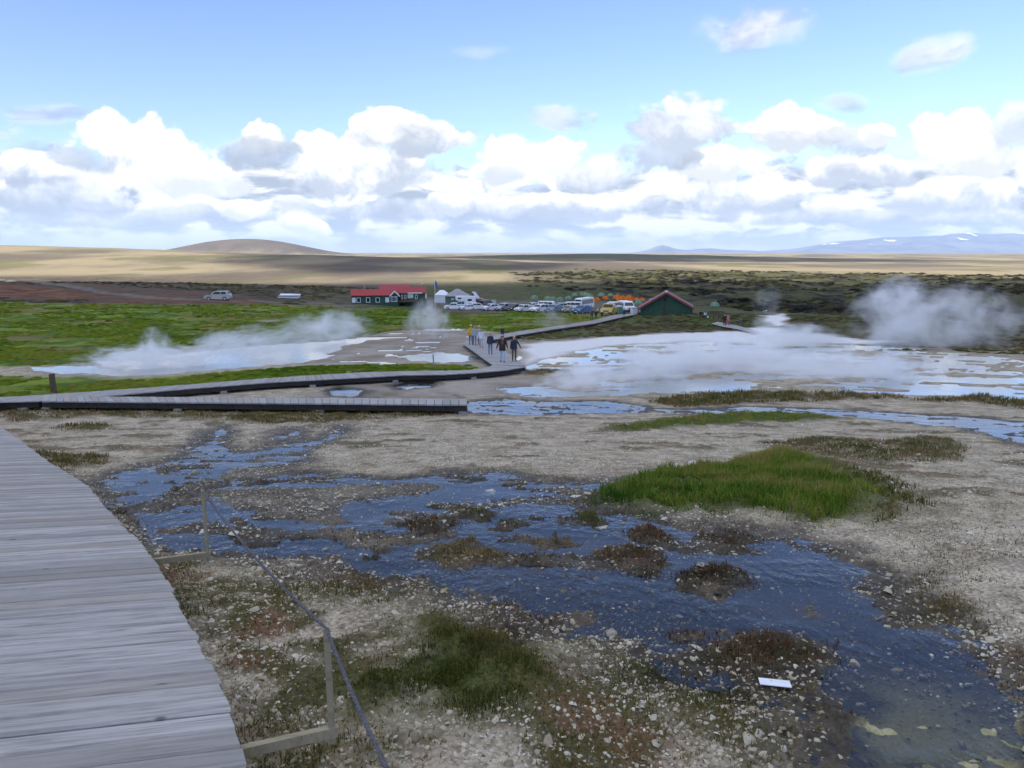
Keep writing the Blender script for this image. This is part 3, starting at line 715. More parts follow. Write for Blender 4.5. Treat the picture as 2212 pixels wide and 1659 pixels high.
def plank_obj(a0, b0, a1, b1, th, mat, parent, jit=.004, chamfer=.010):
    """one board: a0-b0 its near edge from one side to the other, a1-b1 its far edge (world points on the deck top)"""
    A0, B0, A1, B1 = map(Vector, (a0, b0, a1, b1))
    o = (A0 + B0 + A1 + B1) / 4; ux = ((B0 + B1) / 2 - (A0 + A1) / 2).normalized()
    uz = ux.cross((A1 + B1) / 2 - (A0 + B0) / 2).normalized()
    if uz.z < 0: uz = -uz
    uy = uz.cross(ux)
    L = lambda p: Vector(((p - o).dot(ux), (p - o).dot(uy), 0))
    q = [L(A0), L(B0), L(B1), L(A1)]
    dz = random.uniform(-jit, jit)
    top = []; mid = []; bot = []
    for i, p in enumerate(q):
        iy = chamfer if p.y < 0 else -chamfer
        top.append((p.x, p.y + iy, dz)); mid.append((p.x, p.y, dz - chamfer)); bot.append((p.x, p.y, dz - th))
    V = bot + mid + top
    F = [(0,3,2,1), (8,9,10,11)] + [(i, (i+1) % 4, (i+1) % 4 + 4, i + 4) for i in range(4)] + [(i+4, (i+1) % 4 + 4, (i+1) % 4 + 8, i + 8) for i in range(4)]
    m = MB(); m.add(V, F); ob = m.build('plank', mat, parent)
    pm = Matrix(((ux.x, uy.x, uz.x, o.x), (ux.y, uy.y, uz.y, o.y), (ux.z, uy.z, uz.z, o.z), (0, 0, 0, 1)))
    ob.matrix_local = Matrix.Translation(-parent.location) @ pm
    return ob
def polyline(P):
    P = np.array(P, float); d = np.r_[0, np.cumsum(np.linalg.norm(np.diff(P, axis=0), axis=1))]
    return lambda f: np.array([np.interp(f * d[-1], d, P[:, k]) for k in range(3)]), d[-1]
def deck_edge(pts, off):
    out = []
    for p in pts:
        if len(p) == 3: out.append((p[0], p[1], float(z0(p[0], p[1])) + off)); continue
        q = unproj(p[0], p[1], off); out.append((q[0], q[1], float(z0(q[0], q[1])) + off))
    return out
def deck(name, label, ea, eb, off, width=.14, gap=.008, th=.04, mat=None, singles=300, fine=(.5, .5), jag=.012, stringer=.17, feet=3.6, bias=None):
    """boards laid from edge ea to edge eb (photo pixels, or (x, y, 0) metres), stringers below, blocks under them"""
    EA, EB = deck_edge(ea, off), deck_edge(eb, off)
    fa, la = polyline(EA); fb, lb = polyline(EB)
    n = int(max(la, lb) / (width + gap))
    c = (np.array(EA[0]) + np.array(EB[0])) / 2
    root = thing(name, label, 'boardwalk', (c[0], c[1], c[2] - .3))
    fr = np.linspace(0, 1, n + 1); rest = MB()
    for k in range(n):
        g = gap / (max(la, lb) / n) / 2 / n
        f0, f1 = fr[k] + g, fr[k + 1] - g
        ja, jb = random.uniform(-jag, jag), random.uniform(-jag, jag)
        a0, b0, a1, b1 = fa(f0), fb(f0), fa(f1), fb(f1)
        u = (b0 - a0) / (np.linalg.norm(b0 - a0) + 1e-9)
        if k < singles: plank_obj(a0 + u * ja, b0 + u * jb, a1 + u * ja, b1 + u * jb, th, mat, root)
        else:
            lo = np.array((0, 0, th)); l = np.array(root.location)
            rest.hexa([p - l for p in (a0 - lo, b0 - lo, b1 - lo, a1 - lo, a0, b0, b1, a1)])
    if rest.v: tag(rest.build('planks', mat, root), kind='stuff')
    for side, (f_, g_) in enumerate(((fa, fb), (fb, fa))):
        m = MB(); nn = max(2, int(la / 1.2)); ps = []
        for k in range(nn + 1):
            p = f_(k / nn); q = g_(k / nn); u = (q - p) / (np.linalg.norm(q - p) + 1e-9); ps.append((p + u * .07 - np.array((0, 0, th + .004)), u))
        for (p, u), (p2, u2) in zip(ps[:-1], ps[1:]):
            l = np.array(root.location); dn = np.array((0, 0, stringer))
            m.hexa([v - l for v in (p - dn, p2 - dn, p2 + u2 * .06 - dn, p + u * .06 - dn, p, p2, p2 + u2 * .06, p + u * .06)])
        m.build('stringer', M_BEAM, root)
        nf = max(1, int(la / feet))
        for k in range(nf + 1):
            p = f_(min(.99, max(.01, k / nf))); q = g_(min(.99, max(.01, k / nf))); u = (q - p) / (np.linalg.norm(q - p) + 1e-9); p = p + u * .1
            zb = float(z0(p[0], p[1])) - .1; zt = p[2] - th - stringer + .005
            if zt - zb < .08: zt = zb + .12
            m = MB(); m.box((p[0] - root.location.x, p[1] - root.location.y, (zb + zt) / 2 - root.location.z), (.34, .30, zt - zb), random.uniform(0, .4), .8)
            m.build('foot_block', M_CONC, root)
    return root

# near boardwalk: its right edge, then its left edge out of the frame
NR = [(536,1760),(526,1659),(515,1600),(480,1490),(440,1410),(400,1330),(340,1215),(290,1160),(240,1110),(185,1045),(110,1000),(0,920),(-90,880)]
er = [unproj(p[0], p[1], .36) for p in NR]
dirs = []
for l, rr in (((0,1655),(525,1592)), ((0,1243),(334,1199)), ((0,1018),(145,1014))):
    a, b = unproj(*l, .36), unproj(*rr, .36); d = (a - b) / np.linalg.norm(a - b); dirs.append((b[1], math.atan2(d[1], d[0]) % (2 * math.pi)))
dy = [d[0] for d in dirs]; da = [d[1] for d in dirs]
NA = [(p[0], p[1], 0) for p in er]; NB = []
for p in er:
    a = np.interp(p[1], dy, da); NB.append((p[0] + 2.3 * math.cos(a), p[1] + 2.3 * math.sin(a), 0))
deck('boardwalk', 'broad weathered grey boardwalk curving along the left foreground', NA, NB, .36, .136, .013, .045, M_PLANK, 300, jag=.013, feet=3.0)
# spur that ends over the stream
deck('boardwalk', 'straight dead-end boardwalk spur stopping above the stream', [(90,866),(1009,874)], [(95,853),(230,856.5),(1009,861.4)], .42, .30, .014, .05, M_PLANK2, 300, stringer=.2, feet=4.2)
# long walk from the junction to the corner, the hairpin, and on to the hut
deck('boardwalk', 'long boardwalk from the left junction to the hairpin corner with people', 
     [(-120,884),(0,868),(90,866),(230,855),(410,839),(591,825),(694,820),(875,810),(958,809),(1040,804),(1095,799),(1137,792)], [(-120,866),(0,858),(90,853),(293,839),(400,831),(586,816),(782,804),(900,801),(1000,800),(1045,796),(1063,789),(1063,788)],
     .40, .145, .01, .045, M_PLANK2, 300, stringer=.2, feet=4.2)
deck('boardwalk', 'short boardwalk leg between hairpin and corner, people walking on it', [(1137,789.5),(1122,781),(1103,767),(1085,752),(1064,739),(1056,734)], [(1063,787),(1045,775),(1030,764),(1015,753),(1002,744),(1002,741)], .392, .145, .01, .045, M_PLANK2, 250, stringer=.18, feet=5)
deck('boardwalk', 'narrow distant boardwalk running up to the green gabled hut', [(1003,743.5),(1040,737),(1067,733.5),(1110,725),(1198,711),(1285,698.5),(1348,684),(1372,679.5)], [(1004,738),(1020,734),(1067,724.5),(1110,717),(1198,704.5),(1277,692.3),(1327,680),(1366,677)], .36, .15, .01, .045, M_PLANK2, 120, stringer=.16, feet=7)

# rope barrier beside the near boardwalk
def fence():
    b1 = unproj(718, 1590, .30); b2 = unproj(449, 1204, .30)
    z1 = float(z0(*b1)) + .30; z2 = float(z0(*b2)) + .30
    root = thing('rope_fence', 'low rope barrier on thin timber posts bracketed off the near boardwalk', 'fence', (b1[0], b1[1], z1))
    tops = []
    for (b, zz, tp, de) in ((b1, z1, (705, 1358), (505, 1634)), (b2, z2, (438, 1060), (318, 1218))):
        d = pix_dir(*tp); t = b[1] / d[1]; top = Vector((d[0] * t, b[1], CZ + d[2] * t)); tops.append(top)
        rel = lambda p: Vector(p) - root.location
        base = Vector((b[0], b[1], zz - .03)); m = MB(); w = .011
        ax = (top - base)
        m.hexa([rel(base + Vector(v)) for v in ((-w,-w,0),(w,-w,0),(w,w,0),(-w,w,0))] + [rel(top + Vector(v)) for v in ((-w,-w,0),(w,-w,0),(w,w,0),(-w,w,0))])
        m.build('post', M_PALEWOOD, root)
        e = unproj(*de, .30); e3 = Vector((e[0], e[1], float(z0(*e)) + .29)); b3 = Vector((b[0], b[1], zz))
        u = (b3 - e3).normalized(); n = u.cross(Vector((0, 0, 1))).normalized() * .016; up = Vector((0, 0, .042)); b3 = b3 + u * .02
        m = MB(); m.hexa([rel(v) for v in (e3 - n, b3 - n, b3 + n, e3 + n, e3 - n + up, b3 - n + up, b3 + n + up, e3 + n + up)])
        m.build('bracket', M_PALEWOOD, root)
    nearp = pix_dir(905, 1800); nearp = Vector(nearp * (1.55 / nearp[1])) + Vector((0, 0, CZ))
    pts = []
    for a, b, sag in ((nearp, tops[0], .03), (tops[0], tops[1], .05)):
        for k in range(13):
            f = k / 12; p = a.lerp(b, f); p.z -= sag * 4 * f * (1 - f); pts.append(p - root.location)
    m = MB()
    for ph in (0, 2.09, 4.19):                     # three twisted strands
        st = []; 
        for i in range(len(pts) - 1):
            for k in range(10):
                f = k / 10; p = pts[i].lerp(pts[i + 1], f); a = ph + (i * 10 + k) * .9
                st.append(p + Vector((math.cos(a) * .0036, 0, math.sin(a) * .0036)))
        m.tube(st, .0045, 5)
    m.build('rope', M_ROPE, root, True)
fence()

# ------------------------------------------------------------------ grass, moss and gravel
def grass_mat(name, cols):
    m, t, out = new_mat(name)
    a = t.node('ShaderNodeAttribute', attribute_name='tint').outputs['Fac']
    cr = t.node('ShaderNodeValToRGB', {0: a}); e = cr.color_ramp.elements
    while len(e) < len(cols): e.new(.5)
    for i, c in enumerate(cols): e[i].position = i / (len(cols) - 1); e[i].color = (*c, 1)
    d = t.node('ShaderNodeBsdfDiffuse', {'Color': cr.outputs[0]}); tr = t.node('ShaderNodeBsdfTranslucent', {'Color': cr.outputs[0]})
    t.set(out.inputs['Surface'], t.node('ShaderNodeMixShader', {0: .35, 1: d, 2: tr})); return m
M_GREEN = grass_mat('sedge_blades', [(.040, .095, .012), (.115, .205, .022), (.22, .26, .04), (.34, .26, .09)])
M_OLIVE = grass_mat('olive_blades', [(.05, .07, .015), (.12, .125, .03), (.22, .165, .06), (.16, .075, .035)])
M_RUST = grass_mat('rusty_blades', [(.05, .032, .020), (.115, .066, .038), (.20, .13, .065), (.34, .26, .14)])
M_STRAW = grass_mat('straw_blades', [(.11, .085, .03), (.20, .14, .055), (.32, .24, .10), (.42, .34, .17)])
def blades(name, X, Y, h, mat, tint, lean=.5, wid=.006, zoff=-.01, parent=None, origin=None):
    n = len(X); Z = ground(X, Y) + zoff
    a = RNG.uniform(0, 2 * np.pi, n); le = np.abs(RNG.normal(0, lean, n)); b = RNG.uniform(0, 2 * np.pi, n)
    hh = h * RNG.uniform(.55, 1.25, n); w = wid * RNG.uniform(.6, 1.4, n)
    ux, uy = np.cos(a) * w, np.sin(a) * w; lx, ly = np.cos(b) * le * hh, np.sin(b) * le * hh
    O = np.stack([X, Y, Z], 1); U = np.stack([ux, uy, 0 * ux], 1)
    mid = O + np.stack([lx * .35, ly * .35, hh * .58], 1); tip = O + np.stack([lx, ly, hh * np.clip(1 - .35 * le, .25, 1)], 1)
    V = np.stack([O - U, O + U, mid + U * .7, mid - U * .7, tip], 1)
    org = np.array(origin) if origin is not None else np.zeros(3)
    V = (V - org).reshape(-1, 3)
    k = np.arange(n)[:, None] * 5
    F = np.concatenate([k + np.array([0, 1, 2]), k + np.array([0, 2, 3]), k + np.array([3, 2, 4])])
    me = np_mesh(name, V, F); attr(me, 'tint', np.repeat(np.clip(tint, 0, 1), 5))
    return link(name, me, mat, parent)
def in_poly(P, dens, soft=.12, cap=30000):
    lo, hi = P.min(0) - .3 - soft, P.max(0) + .3 + soft; area = (hi - lo).prod(); n = int(min(cap * 3, area * dens))
    x = RNG.uniform(lo[0], hi[0], n); y = RNG.uniform(lo[1], hi[1], n)
    r_ = np.hypot(x, y); wa = np.clip(r_ * .022, .05, 1.2)
    wx = x + wa * fbm(x / (wa * 4), y / (wa * 4), 4, 31); wy = y + wa * fbm(x / (wa * 4), y / (wa * 4), 4, 47)
    d = sdf(P, wx, wy)
    keep = RNG.uniform(0, 1, n) < sstep(soft, -soft * 1.5, d + (.10 + .5 * soft) * fbm(x * 3, y * 3, 3, 66))
    return x[keep][:cap], y[keep][:cap]
def patch(name, label, P, dens, h, mat, wid, lean, group=None, base=.3, spread=.5, clump=2.2, seed=5, tri_cap=30000, drift=0.0, soft=.12):
    x, y = in_poly(P, dens, soft, cap=tri_cap)
    if len(x) < 5: return
    cl = fbm(x * clump, y * clump, 3, seed)
    keep = RNG.uniform(0, 1, len(x)) < sstep(-.55, .15, cl); x, y, cl = x[keep], y[keep], cl[keep]
    hh = h * np.clip(.85 + .9 * cl, .3, 1.6)
    if soft > .12: hh = hh * np.clip(.3 + .7 * sstep(.10, -.35 if h > .08 else -.12, sdf(P, x, y)), .2, 1)
    tint = base + spread * (fbm(x * .9, y * .9, 2, seed + 9) + RNG.normal(0, .28, len(x))) + drift * (x - P[:, 0].mean()) + drift * .8 * (y - P[:, 1].mean())
    c = P.mean(0); org = (c[0], c[1], float(z0(c[0], c[1])))
    tint = np.asarray(tint); o = blades(name, x, y, hh, mat, tint, lean, wid, origin=org); o.location = org
    tag(o, label, 'grass', group); return o
patch('sedge_patch', 'large lush green sedge patch on the inside of the stream bend', GREEN[0], 2600, .17, M_GREEN, .0055, .65, base=.55, spread=.85, tri_cap=34000, drift=.08, soft=.4)
patch('grass_strip', 'pale yellow-green grass strip on top of the gravel bank', GREEN[1], 420, .10, M_GREEN, .009, .7, base=.66, spread=.5, tri_cap=14000, soft=.6)
patch('grass_clump', 'green and rust coloured grass clump right of the rope, nearest the camera', GREEN[2], 9000, .075, M_OLIVE, .003, .9, base=.36, spread=1.0, clump=4, tri_cap=22000, soft=.3)
patch('grass_clump', 'dark olive grass clump touching the rope in the foreground', GREEN[3], 8000, .065, M_OLIVE, .003, .9, base=.25, spread=.8, clump=4, tri_cap=9000, soft=.25)
mlab = {0: 'olive and rusty heath patch on the far side of the sedge', 1: 'rusty fringe at the right end of the sedge patch', 2: 'dark mossy bank between the far stream and the steaming flats',
        3: 'dark turf edge at the far right beside the stream', 4: 'brown moss band along the foot of the dead-end boardwalk'}
for i, Pp in enumerate(ROUGH):
    d_ = np.hypot(*Pp.mean(0)); near = d_ < 9
    dens = 3600 if near else (900 if d_ < 20 else 190)
    lab = mlab.get(i, 'low olive and rusty moss patch on the pale gravel')
    mp = patch('moss_patch', lab, Pp, dens, .055 if near else (.09 if d_ < 20 else (.10 if i not in (2, 3) else .2)), M_OLIVE, .003 if near else (.006 if d_ < 20 else .012), .8,
          None if i in mlab else 'moss patches on the gravel', base=.45 if i != 4 else .62, spread=.8, clump=3 if d_ < 20 else 1.2, seed=20 + i, tri_cap=9000)
for o_ in [o_ for o_ in bpy.data.objects if o_.name.startswith('moss_patch')]:
    del o_['category']; o_['kind'] = 'stuff'
    if 'group' in o_: del o_['group']
TL = {5: 'tiny rusty tuft at the near boardwalk edge in the stream', 6: 'rusty tuft left of the straw tussock, farther from the camera', 8: 'low rusty tuft just right of the straw tussock', 9: 'wide rusty tuft in the stream midway to the sedge patch',
      10: 'rusty tuft nearest the camera among those below the sedge patch', 11: 'rusty tuft close under the left half of the sedge patch', 12: 'rusty tuft close under the middle of the sedge patch', 13: 'straw tuft left of the rusty ones under the sedge patch',
      14: 'small rusty tuft on the near bank behind the green clump', 15: 'small rusty tuft at the near waterline, right of the green clump', 16: 'thin rusty tuft just behind the largest reddish tuft',
      18: 'straw tuft touching the right end of the white panel', 19: 'dry straw tuft in front of the white panel', 20: 'olive straw tuft on the gravel at the right stream bank', 21: 'straw tuft cut by the right picture edge'}
for i, (Pp, k) in enumerate(ISLAND):
    if k == 0: continue
    d_ = np.hypot(*Pp.mean(0)); near = d_ < 8
    lab = 'rusty brown dead-looking tuft standing in the shallow stream' if k == 1 else 'straw coloured grass tuft at the edge of the stream'
    grp = 'rusty tufts in the stream' if k == 1 else 'straw tufts in the stream'
    lab = TL.get(i, lab)
    if i == 7: lab, grp = 'mounded straw and green tussock in the middle of the stream', None
    if i == 17: lab, grp = 'largest reddish brown tuft, beside the white panel', None
    patch('grass_tuft', lab, Pp, 3800 if near else 2000, .055 if near else .075, M_RUST if k == 1 else M_STRAW, .0035 if near else .005, 1.15, grp, base=.35, spread=.7, clump=3.2, seed=50 + i, tri_cap=9000)

def polar(n, r0, r1, a=36.0, pw=1.0):
    """points spread over the view wedge, denser near"""
    th = np.radians(RNG.uniform(-a, a, n)); u = RNG.uniform(0, 1, n)
    rr = r0 * (r1 / r0) ** (u ** pw); return rr * np.sin(th), rr * np.cos(th)
# scattered sprouts over the gravel: nobody could count them
x, y = polar(95000, 3.0, 15.0)
Mx = masks(x, y); pn = mosspatch(x, y)
keep = (RNG.uniform(0, 1, len(x)) < sstep(-.2, .24, pn) * .95) & (Mx['water'] < .3)
x, y, pn = x[keep], y[keep], pn[keep]
fr_ = RNG.uniform(0, 1, len(x)) < .9
x, y = x[fr_], y[fr_]
o = blades('sprouts', x, y, np.full(len(x), .036), M_OLIVE, .30 + .6 * fbm(x * .6, y * .6, 3, 170) + RNG.normal(.1, .25, len(x)), .95, .0034)
tag(o, 'tiny olive and rusty sprouts all over the foreground gravel', None, None, 'stuff')

# rusty algae sprouting from the mud bars of the stream
x, y = polar(60000, 4.0, 22.0); Mx = masks(x, y)
kp = (Mx['wd'] > .5) & (Mx['water'] < .75) & (RNG.uniform(0, 1, len(x)) < sstep(-.05, .3, fbm(x * 1.1, y * 1.1, 4, 311))); x, y = x[kp][:14000], y[kp][:14000]
o = blades('mud_bar_growth', x, y, np.full(len(x), .035) * (1 + .05 * np.hypot(x, y)), M_RUST, .35 + RNG.normal(0, .3, len(x)), 1.0, .004)
tag(o, 'sparse rusty growth on the mud bars of the stream', None, None, 'stuff')
# flakes of sinter
def flakes(name, X, Y, size, flat, tint, wet, lift=.25, surf=None):
    n = len(X); Z = ground(X, Y); k = 5
    if surf is not None: Z = np.where(surf, np.maximum(Z, z0(X, Y) - size * .25), Z)
    a0 = RNG.uniform(0, 2 * np.pi, n)[:, None] + np.arange(k)[None, :] * (2 * np.pi / k) + RNG.normal(0, .22, (n, k))
    rad = size[:, None] * RNG.uniform(.6, 1.15, (n, k)); el_ = RNG.uniform(.6, 1.0, n)[:, None]
    rot = RNG.uniform(0, np.pi, n)[:, None]
    lx, ly = np.cos(a0) * rad, np.sin(a0) * rad * el_
    dx, dy_ = lx * np.cos(rot) - ly * np.sin(rot), lx * np.sin(rot) + ly * np.cos(rot)
    tx, ty = RNG.normal(0, .28, n)[:, None], RNG.normal(0, .28, n)[:, None]
    h = (size * flat)[:, None]
    base = (Z - size * .12)[:, None]
    bot = np.stack([X[:, None] + dx, Y[:, None] + dy_, base + tx * dx + ty * dy_], 2)
    top = np.stack([X[:, None] + dx * .72, Y[:, None] + dy_ * .72, base + h * RNG.uniform(.75, 1.2, (n, k)) + lift * (tx * dx + ty * dy_) * 3], 2)
    V = np.concatenate([bot, top], 1).reshape(-1, 3)
    b = np.arange(n)[:, None] * (2 * k); F = []
    for i in range(k):
        j = (i + 1) % k; F.append(b + np.array([i, j, j + k])); F.append(b + np.array([i, j + k, i + k]))
    for i in range(1, k - 1): F.append(b + np.array([k, k + i, k + i + 1]))
    me = np_mesh(name, V, np.concatenate(F)); attr(me, 'tint', np.repeat(tint, 2 * k)); attr(me, 'wet', np.repeat(wet, 2 * k))
    return me
def flake_mat():
    m, t, out = new_mat('sinter_flakes')
    a = t.node('ShaderNodeAttribute', attribute_name='tint').outputs['Fac']; w = t.node('ShaderNodeAttribute', attribute_name='wet').outputs['Fac']
    cr = t.node('ShaderNodeValToRGB', {0: a}); e = cr.color_ramp.elements
    for _ in range(3): e.new(.5)
    for i, (p, c) in enumerate(((0, (.10, .08, .055)), (.25, (.28, .235, .165)), (.55, (.49, .435, .335)), (.8, (.60, .56, .46)), (1, (.72, .69, .61)))): e[i].position = p; e[i].color = (*c, 1)
    co = t.node('ShaderNodeTexCoord').outputs['Object']; n = t.noise(co, 45., 3., .6)
    c = t.mix(t.smooth(n, .45, .7, 0, .4), cr.outputs[0], (.16, .13, .09))
    c = t.mix(t.smooth(t.noise(co, .8, 4., .6), .44, .62, 0, .5), c, t.mix(n, (.19, .185, .07), (.34, .335, .16)))
    c = t.mix(t.math('MULTIPLY', w, .85), c, t.mix(n, (.03, .026, .02), (.10, .085, .06)))
    t.set(out.inputs['Surface'], t.node('ShaderNodeBsdfPrincipled', {'Base Color': c, 'Roughness': t.mixf(w, .9, .35), 'Specular IOR Level': t.mixf(w, .15, .5)})); return m
M_FLAKE = flake_mat()
x, y = polar(122000, 3.2, 26.0, 39.0, pw=1.0)
Mx = masks(x, y); rr = np.hypot(x, y)
cov = np.clip(Mx['green'] + .6 * Mx['rough'] + .8 * Mx['tuft'] + .8 * Mx['straw'], 0, 1)
band = fbm(x * .45, y * .45, 4, 160)
pk = (1 - cov) * (1 - .9 * sstep(.2, -.3, boxed(sdf, POND, x, y, 2.0))) * (1 - .62 * sstep(.25, .9, Mx['water'])) * np.clip(.62 + .9 * band, .12, 1)
keep = RNG.uniform(0, 1, len(x)) < pk; x, y, rr = x[keep], y[keep], rr[keep]; wt = sstep(.35, .85, Mx['water'][keep])
size = np.clip(RNG.lognormal(math.log(.0088), .45, len(x)), .005, .05) * (1 + rr * .045)
tint = np.clip(.55 + .22 * band[keep] + RNG.normal(0, .22, len(x)), 0, 1)
wetf = np.where(RNG.uniform(0, 1, len(x)) < .16, 0.0, 1.0) * wt
o = link('gravel', flakes('gravel', x, y, size, np.where(wt > .5, .45, .38), tint, wetf, surf=(wt > .5) & (RNG.uniform(0, 1, len(x)) < .7)), M_FLAKE)
tag(o, 'loose pale sinter flakes and gravel over the foreground', None, None, 'stuff'); print('flakes', len(x))

# single stones one can pick out
def stone_mesh(seed, flat):
    bm = bmesh.new(); bmesh.ops.create_icosphere(bm, subdivisions=2, radius=1.0)
    co = np.array([v.co for v in bm.verts]); n = fbm(co[:, 0] * 1.3 + seed, co[:, 1] * 1.3 + co[:, 2], 3, seed); 
    for v, q in zip(bm.verts, n): v.co = v.co * (1 + .45 * q); v.co.z *= flat; v.co.z = min(v.co.z, flat * .55)
    me = bpy.data.meshes.new('stone'); bm.to_mesh(me); bm.free(); return me
M_STONE = simple('pale_sinter_stone', (.56, .53, .46), .9, .22, 7., bump=.4); M_STONED = simple('dark_wet_stone', (.05, .045, .038), .45, .3, 9., bump=.4)
SM = [stone_mesh(i, f) for i, f in ((1, .22), (2, .3), (3, .4), (4, .55))]; SMD = [m.copy() for m in SM]
for m in SM: m.materials.append(M_STONE)
for m in SMD: m.materials.append(M_STONED)
def stone(px, py, wpx, k, dark, label, group=None):
    p = at(px, py); dist = p.y * 1.02
    o = bpy.data.objects.new('stone', (SMD if dark else SM)[k]); COL.objects.link(o)
    w = wpx / FPX * dist / 2; o.scale = (w, w * random.uniform(.6, .95), w); o.rotation_euler = (random.uniform(-.1, .1), random.uniform(-.1, .1), random.uniform(0, 6.28))
    o.location = (p.x, p.y, max(p.z, float(z0(p.x, p.y)) - .015) + w * .02)
    tag(o, label, 'stone', group)
for a in ((440,1150,62,0,'broad white sinter slab in the blue stream behind the far fence post'), (1298,1141,26,1,'single pale stone in the channel below the sedge patch'), (1496,1006,28,2,'pale rounded stone on the gravel above the sedge patch'),
          (1250,1078,34,0,'pale flat stone at the left tip of the sedge patch'), (505,1160,30,0,'small pale slab right of the broad white one'), (1060,1060,36,0,'whitish flat plate at the tip of the gravel tongue')):
    stone(a[0], a[1], a[2], a[3], False, a[4])
for _ in range(46):
    px, py = random.uniform(300, 1900), random.uniform(1010, 1330)
    q = unproj(px, py); w_ = float(masks(np.array([q[0]]), np.array([q[1]]))['water'][0])
    if w_ < .3: continue
    dk = random.random() < .5
    stone(px, py, random.uniform(9, 20), random.choice((0, 1, 2)), dk, 'dark wet stone breaking the surface of the stream' if dk else 'small pale flake of stone lying in the stream', 'dark stones in the stream' if dk else 'pale stones in the stream')
for _ in range(26):
    px, py = random.uniform(560, 2150), random.uniform(1380, 1655)
    q = unproj(px, py); w_ = float(masks(np.array([q[0]]), np.array([q[1]]))['water'][0])
    if w_ > .4: continue
    stone(px, py, random.uniform(9, 15), random.choice((0, 1, 2)), False, 'pale fist-sized stone among the foreground gravel', 'pale stones in the foreground')
# white panel lying at the waterline
p = at(1673, 1490); m = MB(); m.box((0, 0, 0), (.165, .062, .004)); o = m.build('white_panel', simple('white_plastic', (.8, .82, .85), .4, .05)); o.location = (p.x, p.y, p.z + .016); o.rotation_euler = (.06, .05, -.12)
tag(o, 'flat white rectangular panel lying at the waterline', 'panel')

# hummocks on the meadow and heath, blocks on the lava: too many and too far to count
def mounds(name, X, Y, rad, hgt, mat, tint, rough=.25):
    n = len(X); Z = z0(X, Y); k = 7
    ang = RNG.uniform(0, 6.28, n)[:, None] + np.arange(k)[None, :] * (2 * np.pi / k)
    def ring(f, zf): 
        rr_ = rad[:, None] * f * (1 + RNG.normal(0, rough, (n, k)))
        return np.stack([X[:, None] + np.cos(ang) * rr_, Y[:, None] + np.sin(ang) * rr_, Z[:, None] + hgt[:, None] * (zf + RNG.normal(0, rough * .25, (n, k)))], 2)
    top = np.stack([X, Y, Z + hgt * RNG.uniform(.85, 1.15, n)], 1)[:, None, :]
    V = np.concatenate([ring(1.0, -.25), ring(.72, .62), top], 1); b = np.arange(n)[:, None] * (2 * k + 1); F = []
    for i in range(k):
        j = (i + 1) % k; F += [b + np.array([i, j, j + k]), b + np.array([i, j + k, i + k]), b + np.array([i + k, j + k, 2 * k])]
    me = np_mesh(name, V.reshape(-1, 3), np.concatenate(F), True); attr(me, 'tint', np.repeat(np.clip(tint, 0, 1), 2 * k + 1)); return link(name, me, mat)
M_HUM = grass_mat('hummock_turf', [(.070, .120, .012), (.13, .195, .020), (.20, .24, .03), (.18, .14, .045)])
M_HEA = grass_mat('heath_turf', [(.045, .036, .022), (.085, .074, .034), (.10, .105, .032), (.13, .090, .055)])
M_LAV = grass_mat('lava_block', [(.022, .019, .017), (.042, .037, .030), (.068, .066, .032), (.095, .10, .033)])
th = np.radians(RNG.uniform(-36, 20, 60000)); ry = 42 * (210 / 42) ** RNG.uniform(0, 1, 60000); x, y = ry * np.sin(th), ry * np.cos(th); Mx = masks(x, y)
kp = (Mx['meadow'] > .55) & (Mx['water'] < .1) & (RNG.uniform(0, 1, len(x)) < sstep(-.35, .3, fbm(x / 9, y / 9, 3, 211))); x, y = x[kp][:11000], y[kp][:11000]
rd = RNG.uniform(.15, .42, len(x)) * (.7 + .006 * np.hypot(x, y))
o = mounds('meadow_hummocks', x, y, rd, rd * RNG.uniform(.2, .45, len(x)), M_HUM, .42 + .6 * fbm(x / 14, y / 14, 3, 213) + RNG.normal(0, .2, len(x))); tag(o, 'small green hummocks all over the left meadow', None, None, 'stuff')
th = np.radians(RNG.uniform(-36, 36, 50000)); ry = 70 * (300 / 70) ** RNG.uniform(0, 1, 50000); x, y = ry * np.sin(th), ry * np.cos(th); Mx = masks(x, y)
kp = (Mx['meadow'] < .2) & (Mx['flat'] < .02) & (Mx['sinter'] < .1) & (Mx['bare'] < .3) & (Mx['road'] < .1) & (Mx['park'] < .05) & (Mx['red'] < .2) & (Mx['tan'] < .2) & (RNG.uniform(0, 1, len(x)) < .25 + .75 * sstep(-.3, .3, fbm(x / 16, y / 16, 3, 221))); kp &= ~((x > -45) & (x < 75) & (y > 148) & (y < 330)); x, y = x[kp][:7500], y[kp][:7500]
rd = RNG.uniform(.18, .5, len(x)) * (.7 + .005 * np.hypot(x, y))
o = mounds('heath_hummocks', x, y, rd, rd * RNG.uniform(.12, .34, len(x)), M_HEA, .42 + .7 * fbm(x / 22, y / 22, 3, 223) + RNG.normal(0, .22, len(x))); tag(o, 'small brown and olive hummocks of the heath round the huts', None, None, 'stuff')
th = np.radians(RNG.uniform(-4, 36, 40000)); ry = 190 * (680 / 190) ** RNG.uniform(0, 1, 40000); x, y = ry * np.sin(th), ry * np.cos(th)
kp = RNG.uniform(0, 1, len(x)) < lavamask(x, y) * sstep(-.2, .35, fbm(x / 50, y / 50, 4, 231)); kp &= ~((x < 75) & (y < 345)); x, y = x[kp][:4000], y[kp][:4000]
rd = RNG.uniform(.5, 1.9, len(x)) * (.5 + .0016 * np.hypot(x, y))
